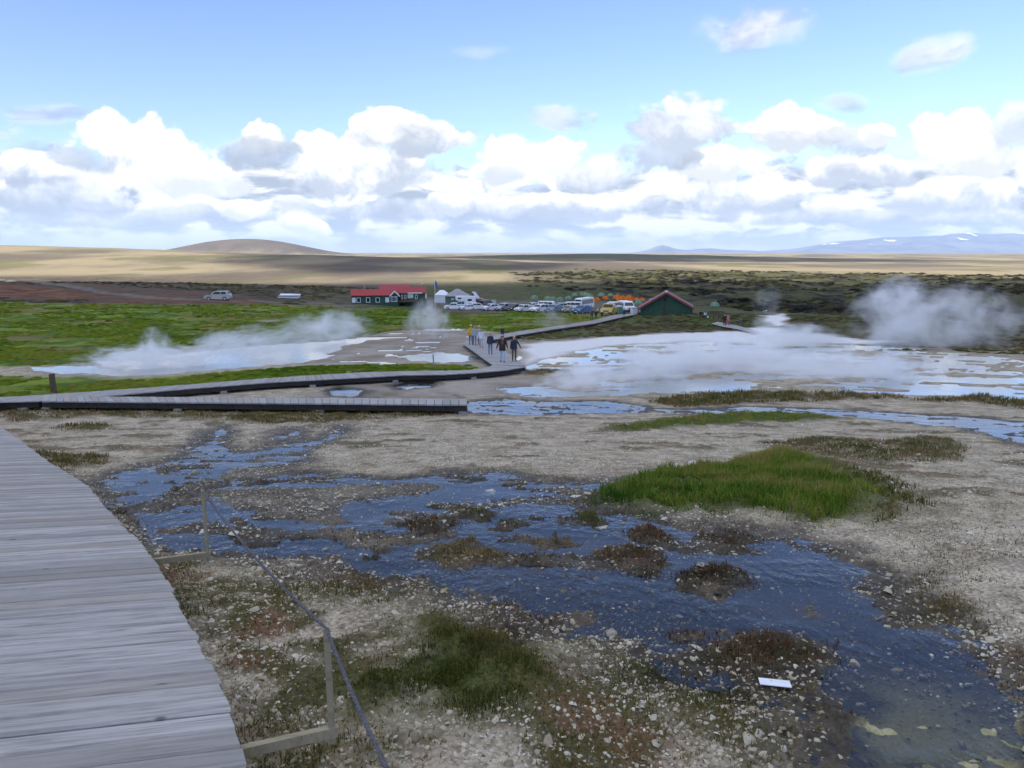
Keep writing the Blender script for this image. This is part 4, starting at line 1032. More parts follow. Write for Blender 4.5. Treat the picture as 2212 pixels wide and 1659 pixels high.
o = mounds('lava_blocks', x, y, rd, rd * RNG.uniform(.18, .5, len(x)), M_LAV, .45 + .6 * fbm(x / 40, y / 40, 3, 233) + RNG.normal(0, .2, len(x)), .4); tag(o, 'dark broken lava blocks with moss across the right middle distance', None, None, 'stuff')

# ------------------------------------------------------------------ the hut settlement
def paint(name, col, rough=.5, var=.08, scale=3., metal=0., spec=.5): return simple(name, col, rough, var, scale, metal, 0., spec)
M_WALLG = simple('green_boards', (.022, .075, .042), .7, .25, 2.5, bump=.2); M_REDR = simple('red_roof_sheet', (.30, .014, .024), .55, .15, 1.2)
M_REDD = simple('dull_red_trim', (.21, .05, .045), .6, .15, 2.); M_WHITE = paint('white_paint', (.78, .79, .80)); M_DARKP = simple('dark_pane', (.02, .024, .028), .15, .2, 2.)
M_GREYM = paint('grey_metal', (.35, .36, .38), .4, metal=.6); M_CANVASW = paint('white_canvas', (.72, .75, .80), .8); M_CANVASG = simple('grey_canvas', (.30, .30, .33), .85, .15, 1.5)
M_GREENW = paint('grey_green_wall', (.11, .17, .13), .8); M_BROWNW = simple('brown_timber', (.10, .065, .04), .85, .25, 6.); M_BLUE = paint('blue_cloth', (.05, .09, .40), .8)
M_BEIGE = paint('beige_board', (.50, .42, .30), .7); M_TYRE = simple('tyre_rubber', (.018, .018, .019), .85, .2, 6.); M_RIM = paint('wheel_rim', (.45, .46, .48), .35, metal=.7)
M_LAMP = paint('lamp_lens', (.75, .77, .78), .15); M_TAIL = paint('tail_lens', (.45, .02, .02), .25); M_PLATE = paint('number_plate', (.7, .7, .66))
M_TEAL = paint('teal_paint', (.10, .26, .22)); M_PALEG = paint('pale_green_paint', (.45, .60, .50)); M_DBUMP = paint('dark_plastic', (.03, .03, .033), .6)

def gable_roof(m, x0, x1, y0, y1, ze, zr, th=.12, along='x', mi=0):
    """two sloping slabs, ridge along x or y"""
    if along == 'x':
        ym = (y0 + y1) / 2
        for (ya, yb) in ((y0, ym), (y1, ym)):
            m.hexa([(x0, ya, ze - th), (x1, ya, ze - th), (x1, yb, zr - th), (x0, yb, zr - th), (x0, ya, ze), (x1, ya, ze), (x1, yb, zr), (x0, yb, zr)], mi)
    else:
        xm = (x0 + x1) / 2
        for (xa, xb) in ((x0, xm), (x1, xm)):
            m.hexa([(xa, y0, ze - th), (xa, y1, ze - th), (xb, y1, zr - th), (xb, y0, zr - th), (xa, y0, ze), (xa, y1, ze), (xb, y1, zr), (xb, y0, zr)], mi)
def gable_wall(m, x0, x1, y0, y1, zb, ze, zr, along='x', mi=0):
    if along == 'x':
        ym = (y0 + y1) / 2; prof = [(y0, zb), (y1, zb), (y1, ze), (ym, zr), (y0, ze)]
        V = [(x0, a, b) for a, b in prof] + [(x1, a, b) for a, b in prof]
    else:
        xm = (x0 + x1) / 2; prof = [(x0, zb), (x1, zb), (x1, ze), (xm, zr), (x0, ze)]
        V = [(a, y0, b) for a, b in prof] + [(a, y1, b) for a, b in prof]
    n = 5; m.add(V, [tuple(range(n)), tuple(range(2*n-1, n-1, -1))] + [(i, i+n, (i+1) % n + n, (i+1) % n) for i in range(n)], mi)
def window(root, x0, x1, z0_, z1, yf, panes=1, blind=False, fw=.11):
    m = MB(); w, h = x1 - x0, z1 - z0_; cx_, cz_ = (x0 + x1) / 2, (z0_ + z1) / 2
    m.box((x0 + fw/2, yf - .03, cz_), (fw, .08, h)); m.box((x1 - fw/2, yf - .03, cz_), (fw, .08, h))
    m.box((cx_, yf - .03, z1 - fw/2), (w - 2*fw, .078, fw)); m.box((cx_, yf - .03, z0_ + fw/2), (w - 2*fw, .078, fw))
    for k in range(1, panes): m.box((x0 + w * k / panes, yf - .03, cz_), (fw * .6, .074, h - 2*fw))
    f = m.build('window', M_WHITE, root)
    iw = (w - 2*fw) / panes
    for k in range(panes):
        p = MB(); p.box((x0 + fw + iw * (k + .5), yf - .012, cz_), (iw - .02, .02, h - 2*fw - .01)); p.build('shutter' if blind else 'pane', M_WHITE if blind else M_DARKP, f)

def red_house():
    p = at(811, 658); k = p.y / FPX * 1.0
    root = thing('red_roofed_house', 'long green house with red roof and white framed windows', 'house', p, -math.atan2(p.x, p.y))
    D = 48 * k; X = lambda px: (px - 811) * k; Z = lambda py: (658 - py) * k
    ye = Z(638.5); yr = Z(627.5)
    m = MB(); gable_wall(m, X(760.5), X(861), 0, D, -1.2, ye, yr - .05, 'x'); m.build('wall', M_WALLG, root)
    m = MB(); gable_roof(m, X(759), X(862), -.35, D + .35, ye + .02, yr + .12); r1 = m.build('roof', M_REDR, root)
    m = MB(); m.tube([(X(788.7), D/2, yr), (X(788.7), D/2, Z(617.5))], .14, 8); m.build('flue', M_GREYM, r1)
    for (a, b, bl) in ((761.6, 769.6, True), (771.5, 780, False), (791.5, 800, False), (811.8, 820.5, False), (832.3, 840.6, True)): window(root, X(a), X(b), Z(653.6), Z(643), 0, 1, bl)
    # cross gable at the right end
    g0, g1 = X(843), X(861.5)
    m = MB(); gable_wall(m, g0 + .15, g1 - .15, -.5, .4, -1.2, ye - .1, Z(629.5), 'y'); m.build('gable', M_WALLG, root)
    m = MB(); gable_roof(m, g0 - .2, g1 + .2, -.75, D * .5, ye - .1, Z(628.3), .15, 'y'); m.build('gable_roof', M_REDR, root)
    m = MB()
    for s_, a in ((1, g0 - .2), (-1, g1 + .2)):
        b = (g0 + g1) / 2; m.hexa([(a, -.84, ye - .42), (b, -.84, Z(628.3) - .32), (b, -.77, Z(628.3) - .32), (a, -.77, ye - .42), (a, -.84, ye - .08), (b, -.84, Z(628.3) + .02), (b, -.77, Z(628.3) + .02), (a, -.77, ye - .08)])
    m.build('barge_board', M_WHITE, root)
    window(root, X(844), X(857.5), Z(652), Z(641), -.5, 4)
    # wings behind and to the right
    m = MB(); gable_wall(m, X(826), X(886), D + .5, D + 9, -1.2, Z(634), Z(619.5), 'x'); m.build('rear_wall', M_WALLG, root)
    m = MB(); gable_roof(m, X(820), X(888), D, D + 9.5, Z(629), Z(618.8)); m.build('rear_roof', M_REDR, root)
    m = MB(); gable_wall(m, X(872), X(922), D * .45, D * 1.75, -1.2, Z(636), Z(624), 'x'); m.build('side_wall', M_WALLG, root)
    m = MB(); gable_roof(m, X(856), X(922), D * .4, D * 1.8, Z(635), Z(622.8)); m.build('side_roof', M_REDR, root)
    m = MB(); m.box((X(897), D * .4 - .05, Z(635.2)), (X(912) - X(880), .1, .22)); m.build('eave_board', M_WHITE, root)
    window(root, X(897), X(902.5), Z(648), Z(639), D * .45); window(root, X(867), X(871), Z(648), Z(639), D * .4 + .2); window(root, X(874), X(878), Z(648), Z(639), D * .45)
    m = MB(); m.box((X(921), D * .45 - .04, Z(641)), (.3, .08, Z(634) - Z(646))); m.build('corner_board', M_WHITE, root)
    m = MB(); m.box((X(880), D * .2, Z(652.5)), (X(905) - X(862), D * .5, .25))                               # porch deck with rail and posts
    for a in (864, 872, 884, 894, 904): m.box((X(a), -.1, Z(651)), (.12, .12, Z(646) - Z(656)))
    m.box((X(884), -.1, Z(648.5)), (X(905) - X(863), .08, .16)); m.build('porch', M_BROWNW, root)
    m = MB(); m.box((X(887), D * .45 - .3, Z(642)), (X(893) - X(881), .05, .9)); m.build('sign_board', M_PALEG, root)
red_house()

def green_hut():
    p = at(1438, 679.5); k = p.y / FPX
    root = thing('green_hut', 'green gabled hut with dull red verge boards and a ladder', 'hut', p, -math.atan2(p.x, p.y))
    X = lambda px: (px - 1438) * k; Z = lambda py: (679.5 - py) * k
    L = 6.0
    V0 = [(X(1384), 0, -1.5), (X(1493), 0, -1.5), (X(1493), 0, Z(662.5)), (X(1438), 0, Z(634)), (X(1384), 0, Z(664))]
    m = MB(); n = 5; V = V0 + [(a, L, c) for a, _, c in V0]
    m.add(V, [tuple(range(n)), tuple(range(2*n-1, n-1, -1))] + [(i, i+n, (i+1) % n + n, (i+1) % n) for i in range(n)]); m.build('wall', M_WALLG, root)
    for k2 in range(28):                                           # vertical boards, cut under the roof
        a = 1385.5 + k2 * 3.9; top = np.interp(a + 1.7, [1384, 1438, 1493], [664, 634, 662.5])
        m = MB(); m.box((X(a + 1.7), -.02, (Z(top + 1) - .6) / 2), (3.5 * k, .04, Z(top + 1) + .6)); m.build('board', M_WALLG, root)
    for (xa, za) in ((1378, 667.5), (1498, 664.5)):
        a, b = X(xa), X(1438); m = MB(); zb, zt = Z(za), Z(631.5)
        m.hexa([(a, -.55, zb - .12), (b, -.55, zt - .12), (b, L + .4, zt - .12), (a, L + .4, zb - .12), (a, -.55, zb), (b, -.55, zt), (b, L + .4, zt), (a, L + .4, zb)])
        r_ = m.build('roof', M_REDD, root)
        m = MB(); m.hexa([(a, -.62, zb - .26), (b, -.62, zt - .26), (b, -.56, zt - .26), (a, -.56, zb - .26), (a, -.62, zb + .04), (b, -.62, zt + .04), (b, -.56, zt + .04), (a, -.56, zb + .04)]); m.build('verge_board', M_REDD, r_)
    m = MB(); m.box((X(1438), -.3, Z(630.6)), (.35, .5, .25)); m.build('ridge_cap', M_WHITE, root)
    m = MB(); m.box((X(1436), -.06, Z(648)), (5.5 * k, .06, 5.5 * k)); m.build('hatch', M_DARKP, root)
    m = MB()
    for a in (1432, 1437.5): m.box((X(a), -.16, Z(663)), (.06, .06, Z(650) - Z(677)))
    for q in range(9): m.box((X(1434.7), -.16, Z(676 - q * 3)), (5.4 * k, .05, .05))
    m.build('ladder', M_BROWNW, root)
green_hut()

def flag(px, py0, py1, cloth, lab, h_w=.06):
    p = at(px, py1); k = p.y / FPX
    root = thing('flagpole' if cloth else 'lamp_post', lab, 'pole', p)
    m = MB(); m.tube([(0, 0, -.3), (0, 0, (py1 - py0) * k * .5), (0, 0, (py1 - py0) * k)], [h_w, h_w * .9, h_w * .6], 8); m.build('pole', M_WHITE if cloth else M_GREYM, root)
    m = MB()
    if cloth:
        H = (py1 - py0) * k; V = []; F = []
        for i in range(6):
            for j in range(4): V.append((.08 + i * .09, .05 * math.sin(i * 1.4), H - .25 - j * .5 - i * .12))
        for i in range(5):
            for j in range(3): F.append((i*4+j, i*4+j+1, (i+1)*4+j+1, (i+1)*4+j))
        m.add(V, F); m.build('flag', M_BLUE, root)
    else: m.box((.15, 0, (py1 - py0) * k), (.45, .25, .14)); m.build('lamp_head', M_WHITE, root)
flag(940, 604, 659, True, 'tall white flagpole with a limp blue flag beside the house'); flag(911.5, 613.5, 655, False, 'slim lamp post in front of the right wing of the house')

def marquee():
    p = at(955, 653); k = p.y / FPX; root = thing('marquee', 'small white canvas marquee right of the flagpole', 'tent', p)
    w, d = 14.5 * k, 2.5; e, a = 16 * k, 26 * k
    m = MB()
    for (x0_, x1_, y0_, y1_) in ((-w, w, -d, -d), (w, w, -d, d), (w, -w, d, d), (-w, -w, d, -d)): m.add([(x0_, y0_, -.5), (x1_, y1_, -.5), (x1_ * .98, y1_ * .98, e), (x0_ * .98, y0_ * .98, e)], [(0, 1, 2, 3)])
    m.build('wall', M_CANVASW, root)
    m = MB(); c = [(-w * 1.05, -d * 1.05, e), (w * 1.05, -d * 1.05, e), (w * 1.05, d * 1.05, e), (-w * 1.05, d * 1.05, e)]; m.add(c + [(-w * .3, 0, a), (w * .3, 0, a)], [(0, 1, 5, 4), (1, 2, 5), (2, 3, 4, 5), (3, 0, 4), (3, 2, 1, 0)]); m.build('roof', M_CANVASW, root)
marquee()
def mess_tent():
    p = at(988, 660); k = p.y / FPX; root = thing('mess_tent', 'grey-green walled tent house with peaked grey canvas roof', 'tent', p)
    w, d = 24 * k, 3.0; e, a = 21 * k, 35.5 * k
    m = MB(); m.box((0, 0, e / 2 - .3), (2 * w, 2 * d, e + .6)); m.build('wall', M_GREENW, root)
    m = MB(); W_ = w * 1.08; m.add([(-W_, -d * 1.1, e), (W_, -d * 1.1, e), (W_, d * 1.1, e), (-W_, d * 1.1, e), (-.3, 0, a), (.3, 0, a)], [(0, 1, 5, 4), (1, 2, 5), (2, 3, 4, 5), (3, 0, 4), (3, 2, 1, 0)]); m.build('roof', M_CANVASG, root)
    m = MB(); m.box((9 * k, -d - .04, 8 * k), (4 * k, .08, 15 * k)); m.build('door', M_WHITE, root)
    m = MB(); m.box((-8 * k, -d - .04, 15 * k), (6 * k, .06, 4 * k)); m.build('sign_board', M_PALEG, root)
mess_tent()
def panel_hut():
    p = at(1026, 657); k = p.y / FPX; root = thing('lean_to_hut', 'small dark hut with a bright tilted roof panel behind the white cars', 'hut', p)
    m = MB(); m.prism([(-11 * k, -.5), (14 * k, -.5), (14 * k, 12 * k), (2 * k, 27 * k), (-2 * k, 27 * k), (-11 * k, 12 * k)], .5, 3.5); m.build('wall', M_DBUMP, root)
    m = MB(); m.hexa([(-7 * k, .28, 26.5 * k), (1 * k, .28, 26.5 * k), (1 * k, .40, 26.5 * k), (-7 * k, .40, 26.5 * k), (3 * k, .0, 13 * k), (11 * k, .0, 13 * k), (11 * k, .12, 13 * k), (3 * k, .12, 13 * k)]); m.build('roof_panel', M_CANVASW, root)
    m = MB(); m.box((0, .2, 11.5 * k), (34 * k, .9, .28)); m.build('shelf_roof', M_BEIGE, root)
panel_hut()
def container(px, py, w, h, mat, lab, ribs=5):
    p = at(px, py); k = p.y / FPX; root = thing('container', lab, 'container', p)
    m = MB(); m.box((0, 1.0, h * k / 2 - .1), (w * k, 2.0, h * k + .2)); m.build('body', mat, root)
    for i in range(ribs): m = MB(); m.box((-w * k / 2 + w * k * (i + .5) / ribs, -.03, h * k / 2), (.08, .06, h * k * .9)); m.build('rib', mat, root)
    m = MB(); m.box((0, 1.0, h * k + .06), (w * k * 1.03, 2.1, .1)); m.build('lid', M_GREYM, root)
container(1064, 660, 14.5, 10, M_PALEG, 'pale green storage box behind the parked white cars'); container(1337, 678, 16, 14, M_TEAL, 'teal container beside the yellow truck')
container(1371, 679, 11, 12, M_CANVASW, 'white cabinet against the left corner of the green hut'); container(1022, 661, 11, 10, M_CANVASW, 'white box just right of the camper truck')
def shed():
    p = at(622, 645.5); k = p.y / FPX; root = thing('low_shed', 'long low white shed roof alone on the heath left of the house', 'shed', p)
    m = MB(); m.box((0, 1.2, 3.0 * k), (43 * k, 2.4, 6 * k + .2)); m.build('wall', M_GREYM, root)
    m = MB(); m.hexa([(-22 * k, -.1, 2.5 * k), (22 * k, -.1, 1.5 * k), (22 * k, 2.6, 8 * k), (-22 * k, 2.6, 9 * k), (-22 * k, -.1, 3.3 * k), (22 * k, -.1, 2.3 * k), (22 * k, 2.6, 8.8 * k), (-22 * k, 2.6, 9.8 * k)]); m.build('roof', M_CANVASW, root)
shed()
def rail_fence():
    a, b = at(1531, 690), at(1562, 690); root = thing('timber_railing', 'brown timber railing on the ramp right of the green hut', 'railing', a)
    d = b - a
    for i in range(4): m = MB(); q = d * (i / 3); m.box((q.x, q.y, .45), (.12, .12, 1.3)); m.build('post', M_BROWNW, root)
    for z_ in (.55, 1.0):
        m = MB(); m.hexa([(0, -.04, z_ - .07), (d.x, d.y - .04, d.z + z_ - .07), (d.x, d.y + .04, d.z + z_ - .07), (0, .04, z_ - .07), (0, -.04, z_ + .07), (d.x, d.y - .04, d.z + z_ + .07), (d.x, d.y + .04, d.z + z_ + .07), (0, .04, z_ + .07)]); m.build('rail', M_BROWNW, root)
rail_fence()
deck('boardwalk', 'short pale ramp descending right of the green hut to the pool', [(1537,699),(1565,706),(1580,708),(1612,715),(1632,719)], [(1550,695),(1572,699),(1592,703),(1622,711),(1638,716)], .25, .2, .02, .05, M_PLANK2, 200, stringer=.1, feet=6)

# ------------------------------------------------------------------ vehicles
PROF = {  # side outline (front is +x), belt line, roof, side windows, width
 'suv': ([(-2.25,.42),(-2.3,.75),(-2.22,1.05),(-2.05,1.22),(-1.75,1.66),(-1.5,1.72),(.15,1.72),(.45,1.66),(1.1,1.15),(1.95,1.0),(2.25,.86),(2.32,.6),(2.25,.38),(1.85,.3),(-1.9,.3)], 1.12, 1.72, [[(-1.72,1.18),(-1.58,1.58),(-.75,1.6),(-.72,1.18)], [(-.62,1.18),(-.64,1.6),(.1,1.6),(.32,1.55),(.78,1.18)]], 1.86, (1.4, -1.4)),
 'car': ([(-2.1,.4),(-2.15,.7),(-2.05,1.0),(-1.85,1.08),(-1.35,1.46),(-1.0,1.5),(.05,1.5),(.3,1.45),(1.0,1.03),(1.8,.9),(2.1,.76),(2.15,.55),(2.08,.34),(1.75,.27),(-1.8,.27)], 1.0, 1.5, [[(-1.45,1.05),(-1.2,1.37),(-.55,1.4),(-.52,1.05)], [(-.42,1.05),(-.44,1.4),(.05,1.4),(.22,1.36),(.7,1.05)]], 1.76, (1.32, -1.28)),
 'pickup': ([(-2.6,.55),(-2.62,1.05),(-2.55,1.12),(-.75,1.12),(-.68,1.72),(-.5,1.78),(.5,1.78),(.7,1.72),(1.2,1.2),(2.2,1.1),(2.4,.95),(2.45,.6),(2.3,.42),(1.9,.36),(-2.3,.4)], 1.16, 1.78, [[(-.6,1.22),(-.55,1.66),(.0,1.67),(.0,1.22)], [(.08,1.22),(.08,1.67),(.5,1.66),(.68,1.6),(.98,1.22)]], 1.85, (1.5, -1.55)),
 'van': ([(-2.4,.4),(-2.45,1.0),(-2.4,1.9),(-2.2,2.0),(1.1,2.0),(1.5,1.85),(1.95,1.15),(2.4,1.0),(2.5,.8),(2.48,.5),(2.3,.35),(-2.2,.32)], 1.2, 2.0, [[(-2.2,1.25),(-2.2,1.75),(-1.0,1.78),(-1.0,1.25)], [(-.9,1.25),(-.9,1.78),(.2,1.78),(.2,1.25)], [(.3,1.25),(.3,1.78),(1.1,1.76),(1.55,1.25)]], 1.95, (1.5, -1.5)),
 'bus': ([(-5.0,.45),(-5.1,1.2),(-5.05,3.2),(-4.8,3.4),(4.5,3.4),(4.9,3.15),(5.15,1.9),(5.2,1.0),(5.15,.5),(4.9,.38),(-4.8,.38)], 1.5, 3.4, [[(-4.6,1.6),(-4.6,2.9),(-2.4,2.9),(-2.4,1.6)], [(-2.3,1.6),(-2.3,2.9),(-.1,2.9),(-.1,1.6)], [(0,1.6),(0,2.9),(2.2,2.9),(2.2,1.6)], [(2.3,1.6),(2.3,2.9),(4.3,2.9),(4.5,1.6)]], 2.5, (3.4, -2.9)),
}
GLASSSEG = {'suv': ((7, 8), (3, 4)), 'car': ((7, 8), (3, 4)), 'pickup': ((7, 8), (3, 4)), 'van': ((5, 6), (1, 2)), 'bus': ((5, 6), (1, 2))}
WR = {'suv': .37, 'car': .32, 'pickup': .38, 'van': .34, 'bus': .5}
PAINTS = {}
def body_paint(col):
    if col not in PAINTS:
        m = simple('car_paint', col, .3, .05, 1.5); PAINTS[col] = m
    return PAINTS[col]
WHEELS = {}
def wheel(root, x, y, r_, side):
    if r_ not in WHEELS:
        t = MB(); t.tube([(0, -.11, 0), (0, .11, 0)], r_, 16); q = MB(); q.tube([(0, -.125, 0), (0, .125, 0)], r_ * .62, 12)
        a = t.mesh('tyre'); a.materials.append(M_TYRE); b = q.mesh('rim'); b.materials.append(M_RIM); WHEELS[r_] = (a, b)
    w = link('wheel', WHEELS[r_][0], None, root); w.location = (x, y, r_); q = link('rim', WHEELS[r_][1], None, w)
def vehicle(name, kind, cat, px, py, yaw, col, label, scale=1.0, group='vehicles parked by the hut', camper=False, off=0.0):
    p = at(px, py); root = thing(name, label, cat, (p.x, p.y, p.z - off), yaw, group); root.scale = (scale,) * 3
    prof, belt, roof, wins, wd, axles = PROF[kind]; H = roof
    fy = lambda z: 1.0 if z <= belt else 1.0 - .17 * (z - belt) / (H - belt)
    hw = wd / 2
    m = MB(); m.prism(prof, -hw, hw, 0, fy); m.build('body', body_paint(col), root)
    for s in (-1, 1):
        for w in wins:
            m = MB(); V = [(x, s * (hw * fy(z) + .012), z) for x, z in w]; V2 = [(x, s * (hw * fy(z) - .01), z) for x, z in w]; n = len(w)
            m.add(V + V2, [tuple(range(n)), tuple(range(2*n-1, n-1, -1))] + [(i, (i+1) % n, (i+1) % n + n, i + n) for i in range(n)]); m.build('side_window', M_DARKP, root)
    for nm, (i, j) in zip(('windscreen', 'rear_window'), GLASSSEG[kind]):
        (xa, za), (xb, zb) = prof[i], prof[j]; sg = 1 if nm == 'windscreen' else -1
        A_ = np.array((xa, za)); B_ = np.array((xb, zb)); n_ = np.array((zb - za, -(xb - xa))); n_ = n_ / np.linalg.norm(n_) * .012
        if n_[0] * sg < 0: n_ = -n_
        a1, b1 = A_ + (B_ - A_) * .06 + n_, A_ + (B_ - A_) * .9 + n_; a2, b2 = a1 - n_ * 1.8, b1 - n_ * 1.8
        ya, yb = hw * fy(a1[1]) * .88, hw * fy(b1[1]) * .88
        m = MB(); m.hexa([(a2[0], -ya, a2[1]), (b2[0], -yb, b2[1]), (b2[0], yb, b2[1]), (a2[0], ya, a2[1]), (a1[0], -ya, a1[1]), (b1[0], -yb, b1[1]), (b1[0], yb, b1[1]), (a1[0], ya, a1[1])]); m.build(nm, M_DARKP, root)
    for ax in axles:
        for s in (-1, 1): wheel(root, ax, s * (hw - .09), WR[kind], s)
    fx = max(x for x, z in prof); bx = min(x for x, z in prof); hz = .78 if kind != 'bus' else .9
    for s in (-1, 1):
        m = MB(); m.box((fx - .09, s * hw * .72, hz), (.16, hw * .36, .15)); m.build('headlight', M_LAMP, root)
        m = MB(); m.box((bx + .07, s * hw * .82, hz + .15), (.14, hw * .24, .26)); m.build('tail_light', M_TAIL, root)
        m = MB(); m.box((axles[0] - .35 if kind != 'bus' else fx - .3, s * (hw + .09), belt + .05), (.12, .2, .14)); m.build('mirror', M_DBUMP, root)
    m = MB(); m.box((fx - .03, 0, .47), (.14, wd * .92, .2)); m.build('front_bumper', M_DBUMP, root)
    m = MB(); m.box((fx + .045, 0, .5), (.02, .5, .11)); m.build('number_plate', M_PLATE, root)
    m = MB(); m.box((fx - .02, 0, hz), (.06, hw * .8, .14)); m.build('grille', M_DBUMP, root)
    if kind == 'pickup' and not camper:
        m = MB(); m.box((-1.65, 0, 1.13), (1.7, wd * .86, .03)); m.build('bed_cover', M_DBUMP, root)
    if camper:
        m = MB(); m.prism([(-3.0, .95), (-3.1, 1.3), (-3.1, 2.75), (-2.9, 2.9), (1.1, 2.9), (1.35, 2.7), (1.3, 2.25), (.9, 1.95), (-.7, 1.9), (-.75, .95)], -1.08, 1.08); m.build('camper_body', M_WHITE, root)
        for s in (-1, 1): m = MB(); m.box((.4, s * 1.085, 2.45), (.75, .03, .3)); m.build('camper_window', M_DARKP, root); m = MB(); m.box((-1.8, s * 1.085, 2.1), (.9, .03, .45)); m.build('camper_window', M_DARKP, root)
    return root
Wt, Sv, Dk, Bg, Ye = (.78, .79, .80), (.42, .44, .46), (.035, .04, .05), (.13, .19, .28), (.50, .34, .04)
vehicle('parked_car', 'suv', 'car', 472, 649.5, math.pi + .02, (.42, .40, .345), 'lone silver-beige estate car parked on the track at left', 1.12, None)
vehicle('camper_truck', 'pickup', 'camper', 997, 668.5, math.pi + .05, Wt, 'white camper truck with a cabin overhanging its cab', 1.0, camper=True)
vehicle('pickup_truck', 'pickup', 'pickup', 981, 670, math.pi, Wt, 'white pickup truck parked in front of the camper', .86)
vehicle('parked_car', 'car', 'car', 1011, 670.5, math.pi + .25, Wt, 'small white hatchback right behind the white pickup', .8)
vehicle('parked_car', 'suv', 'car', 1031, 669.5, .5, Wt, 'white off-roader seen from its rear quarter, right of the hatchback', .86)
vehicle('parked_car', 'van', 'van', 1049, 664, 1.0, (.16, .05, .06), 'dark van with a teal windscreen half hidden behind white cars', .85)
vehicle('parked_car', 'car', 'car', 1060, 671.5, -2.5, Wt, 'white saloon parked nose towards the camera at the row centre', .95)
vehicle('parked_car', 'suv', 'car', 1088, 671.5, -2.25, Sv, 'silver off-roader between the white saloon and a black car', .9)
vehicle('parked_car', 'suv', 'car', 1108, 672, -2.0, Dk, 'black off-roader in the middle of the parked row', .88)
vehicle('parked_car', 'car', 'car', 1124, 671, -.5, (.10, .12, .15), 'dark grey hatchback directly right of the black off-roader', .85)
vehicle('pickup_truck', 'pickup', 'pickup', 1132, 674.5, -2.4, (.70, .71, .70), 'off-white pickup truck in the right half of the row', .8)
vehicle('parked_car', 'car', 'car', 1149, 667, -2.6, Wt, 'white car in the second row behind the off-white pickup', .85)
vehicle('parked_car', 'suv', 'car', 1166, 675.5, -2.35, Wt, 'white off-roader with black grille next to the blue-grey cars', .9)
vehicle('parked_car', 'car', 'car', 1196, 676, -2.1, Bg, 'blue-grey hatchback facing the camera near the row end', 1.0)
vehicle('parked_car', 'van', 'van', 1184, 668, -.3, Wt, 'long white van in the second row behind blue-grey hatchback', .85)
vehicle('parked_car', 'suv', 'car', 1208, 670, -2.7, Sv, 'silver car in the second row, left of the low white van', .85)
vehicle('parked_car', 'car', 'car', 1226, 675.5, -1.9, (.25, .22, .18), 'brownish car left of the coach, nose to the camera', .8)
vehicle('parked_car', 'van', 'van', 1234, 669, math.pi - .1, Wt, 'low white van parked against the front of the coach', .85)
vehicle('parked_car', 'car', 'car', 1257, 678, -2.2, (.07, .15, .32), 'blue car in front of the white coach', .95)
vehicle('coach', 'bus', 'bus', 1262, 667, -2.05, Wt, 'big white touring coach with dark windows', .72)
vehicle('yellow_truck', 'pickup', 'truck', 1316, 680.5, -1.9, Ye, 'mustard yellow truck parked left of the teal container', 1.0)
vehicle('parked_van', 'van', 'van', 1352, 674, -1.4, Wt, 'white van close to the left gable of the green hut', 1.15)
vehicle('parked_van', 'van', 'van', 1326, 671, math.pi - .2, Wt, 'white van behind the yellow truck', .95)

# ------------------------------------------------------------------ dome tents
def tent_mat(name, col):
    m, t, out = new_mat(name); co = t.node('ShaderNodeTexCoord').outputs['Object']
    n = t.noise(co, 2., 3.); c = t.mix(n, tuple(v * .8 for v in col), tuple(min(1, v * 1.2) for v in col))
    d = t.node('ShaderNodeBsdfDiffuse', {'Color': c}); tr = t.node('ShaderNodeBsdfTranslucent', {'Color': c})
    t.set(out.inputs['Surface'], t.node('ShaderNodeMixShader', {0: .3, 1: d, 2: tr})); return m
M_TG, M_TO = tent_mat('green_tent_cloth', (.24, .40, .25)), tent_mat('orange_tent_cloth', (.85, .22, .03))
def dome_mesh(name, mat):
    m = MB(); V = []; F = []; n, q = 18, 7
    for j in range(q + 1):
        a = j / q * math.pi / 2
        for i in range(n):
            b = 2 * math.pi * i / n; sq = 1 + .10 * math.cos(4 * b); sag = 1 - .05 * abs(math.sin(2 * b)) * math.sin(2 * a)
            V.append((math.cos(a) * math.cos(b) * sq * sag, math.cos(a) * math.sin(b) * sq * .85 * sag, math.sin(a)))
    for j in range(q):
        for i in range(n): F.append((j*n+i, j*n+(i+1) % n, (j+1)*n+(i+1) % n, (j+1)*n+i))
    m.add(V, F); me = m.mesh(name, True); me.materials.append(mat); return me
def pole_mesh():
    m = MB()
    for a in (math.pi / 4, 3 * math.pi / 4):
        m.tube([(math.cos(t_) * math.cos(a) * .93, math.cos(t_) * math.sin(a) * .8, math.sin(t_) * 1.01 + .005) for t_ in np.linspace(0, math.pi, 15)], .022, 5)
    me = m.mesh('tent_pole'); me.materials.append(M_DBUMP); return me
def door_mesh():
    m = MB(); V = []
    for f in (0, 1):
        for i in range(9):
            t_ = -.6 + 1.2 * i / 8; zz = f * .62 * math.sqrt(max(0, 1 - (t_ / .62) ** 2)); rr_ = math.sqrt(max(.05, 1.0 - zz * zz)); V.append((t_ * .55, -rr_ * .85 * .97 - .03, zz + .02))
    m.add(V, [(i, i + 1, i + 10, i + 9) for i in range(8)]); me = m.mesh('door_flap'); me.materials.append(M_CANVASG); return me
DG, DO, PM, DM = dome_mesh('tent_cloth', M_TG), dome_mesh('tent_cloth', M_TO), pole_mesh(), door_mesh()
def dome(px, py, wpx, orange, label, group):
    p = at(px, py); k = p.y / FPX; w = wpx * k / 2 * 1.18
    root = thing('dome_tent', label, 'tent', p, random.uniform(-.5, .5), group)
    root.scale = (w, w * .95, w * random.uniform(.95, 1.15))
    link('tent_cloth', DO if orange else DG, None, root); link('tent_pole', PM, None, root); link('door_flap', DM, None, root)
tx = lambda z_: 1170.9 + z_ * .16287; ty = lambda z_: 612.5 + z_ * .16287
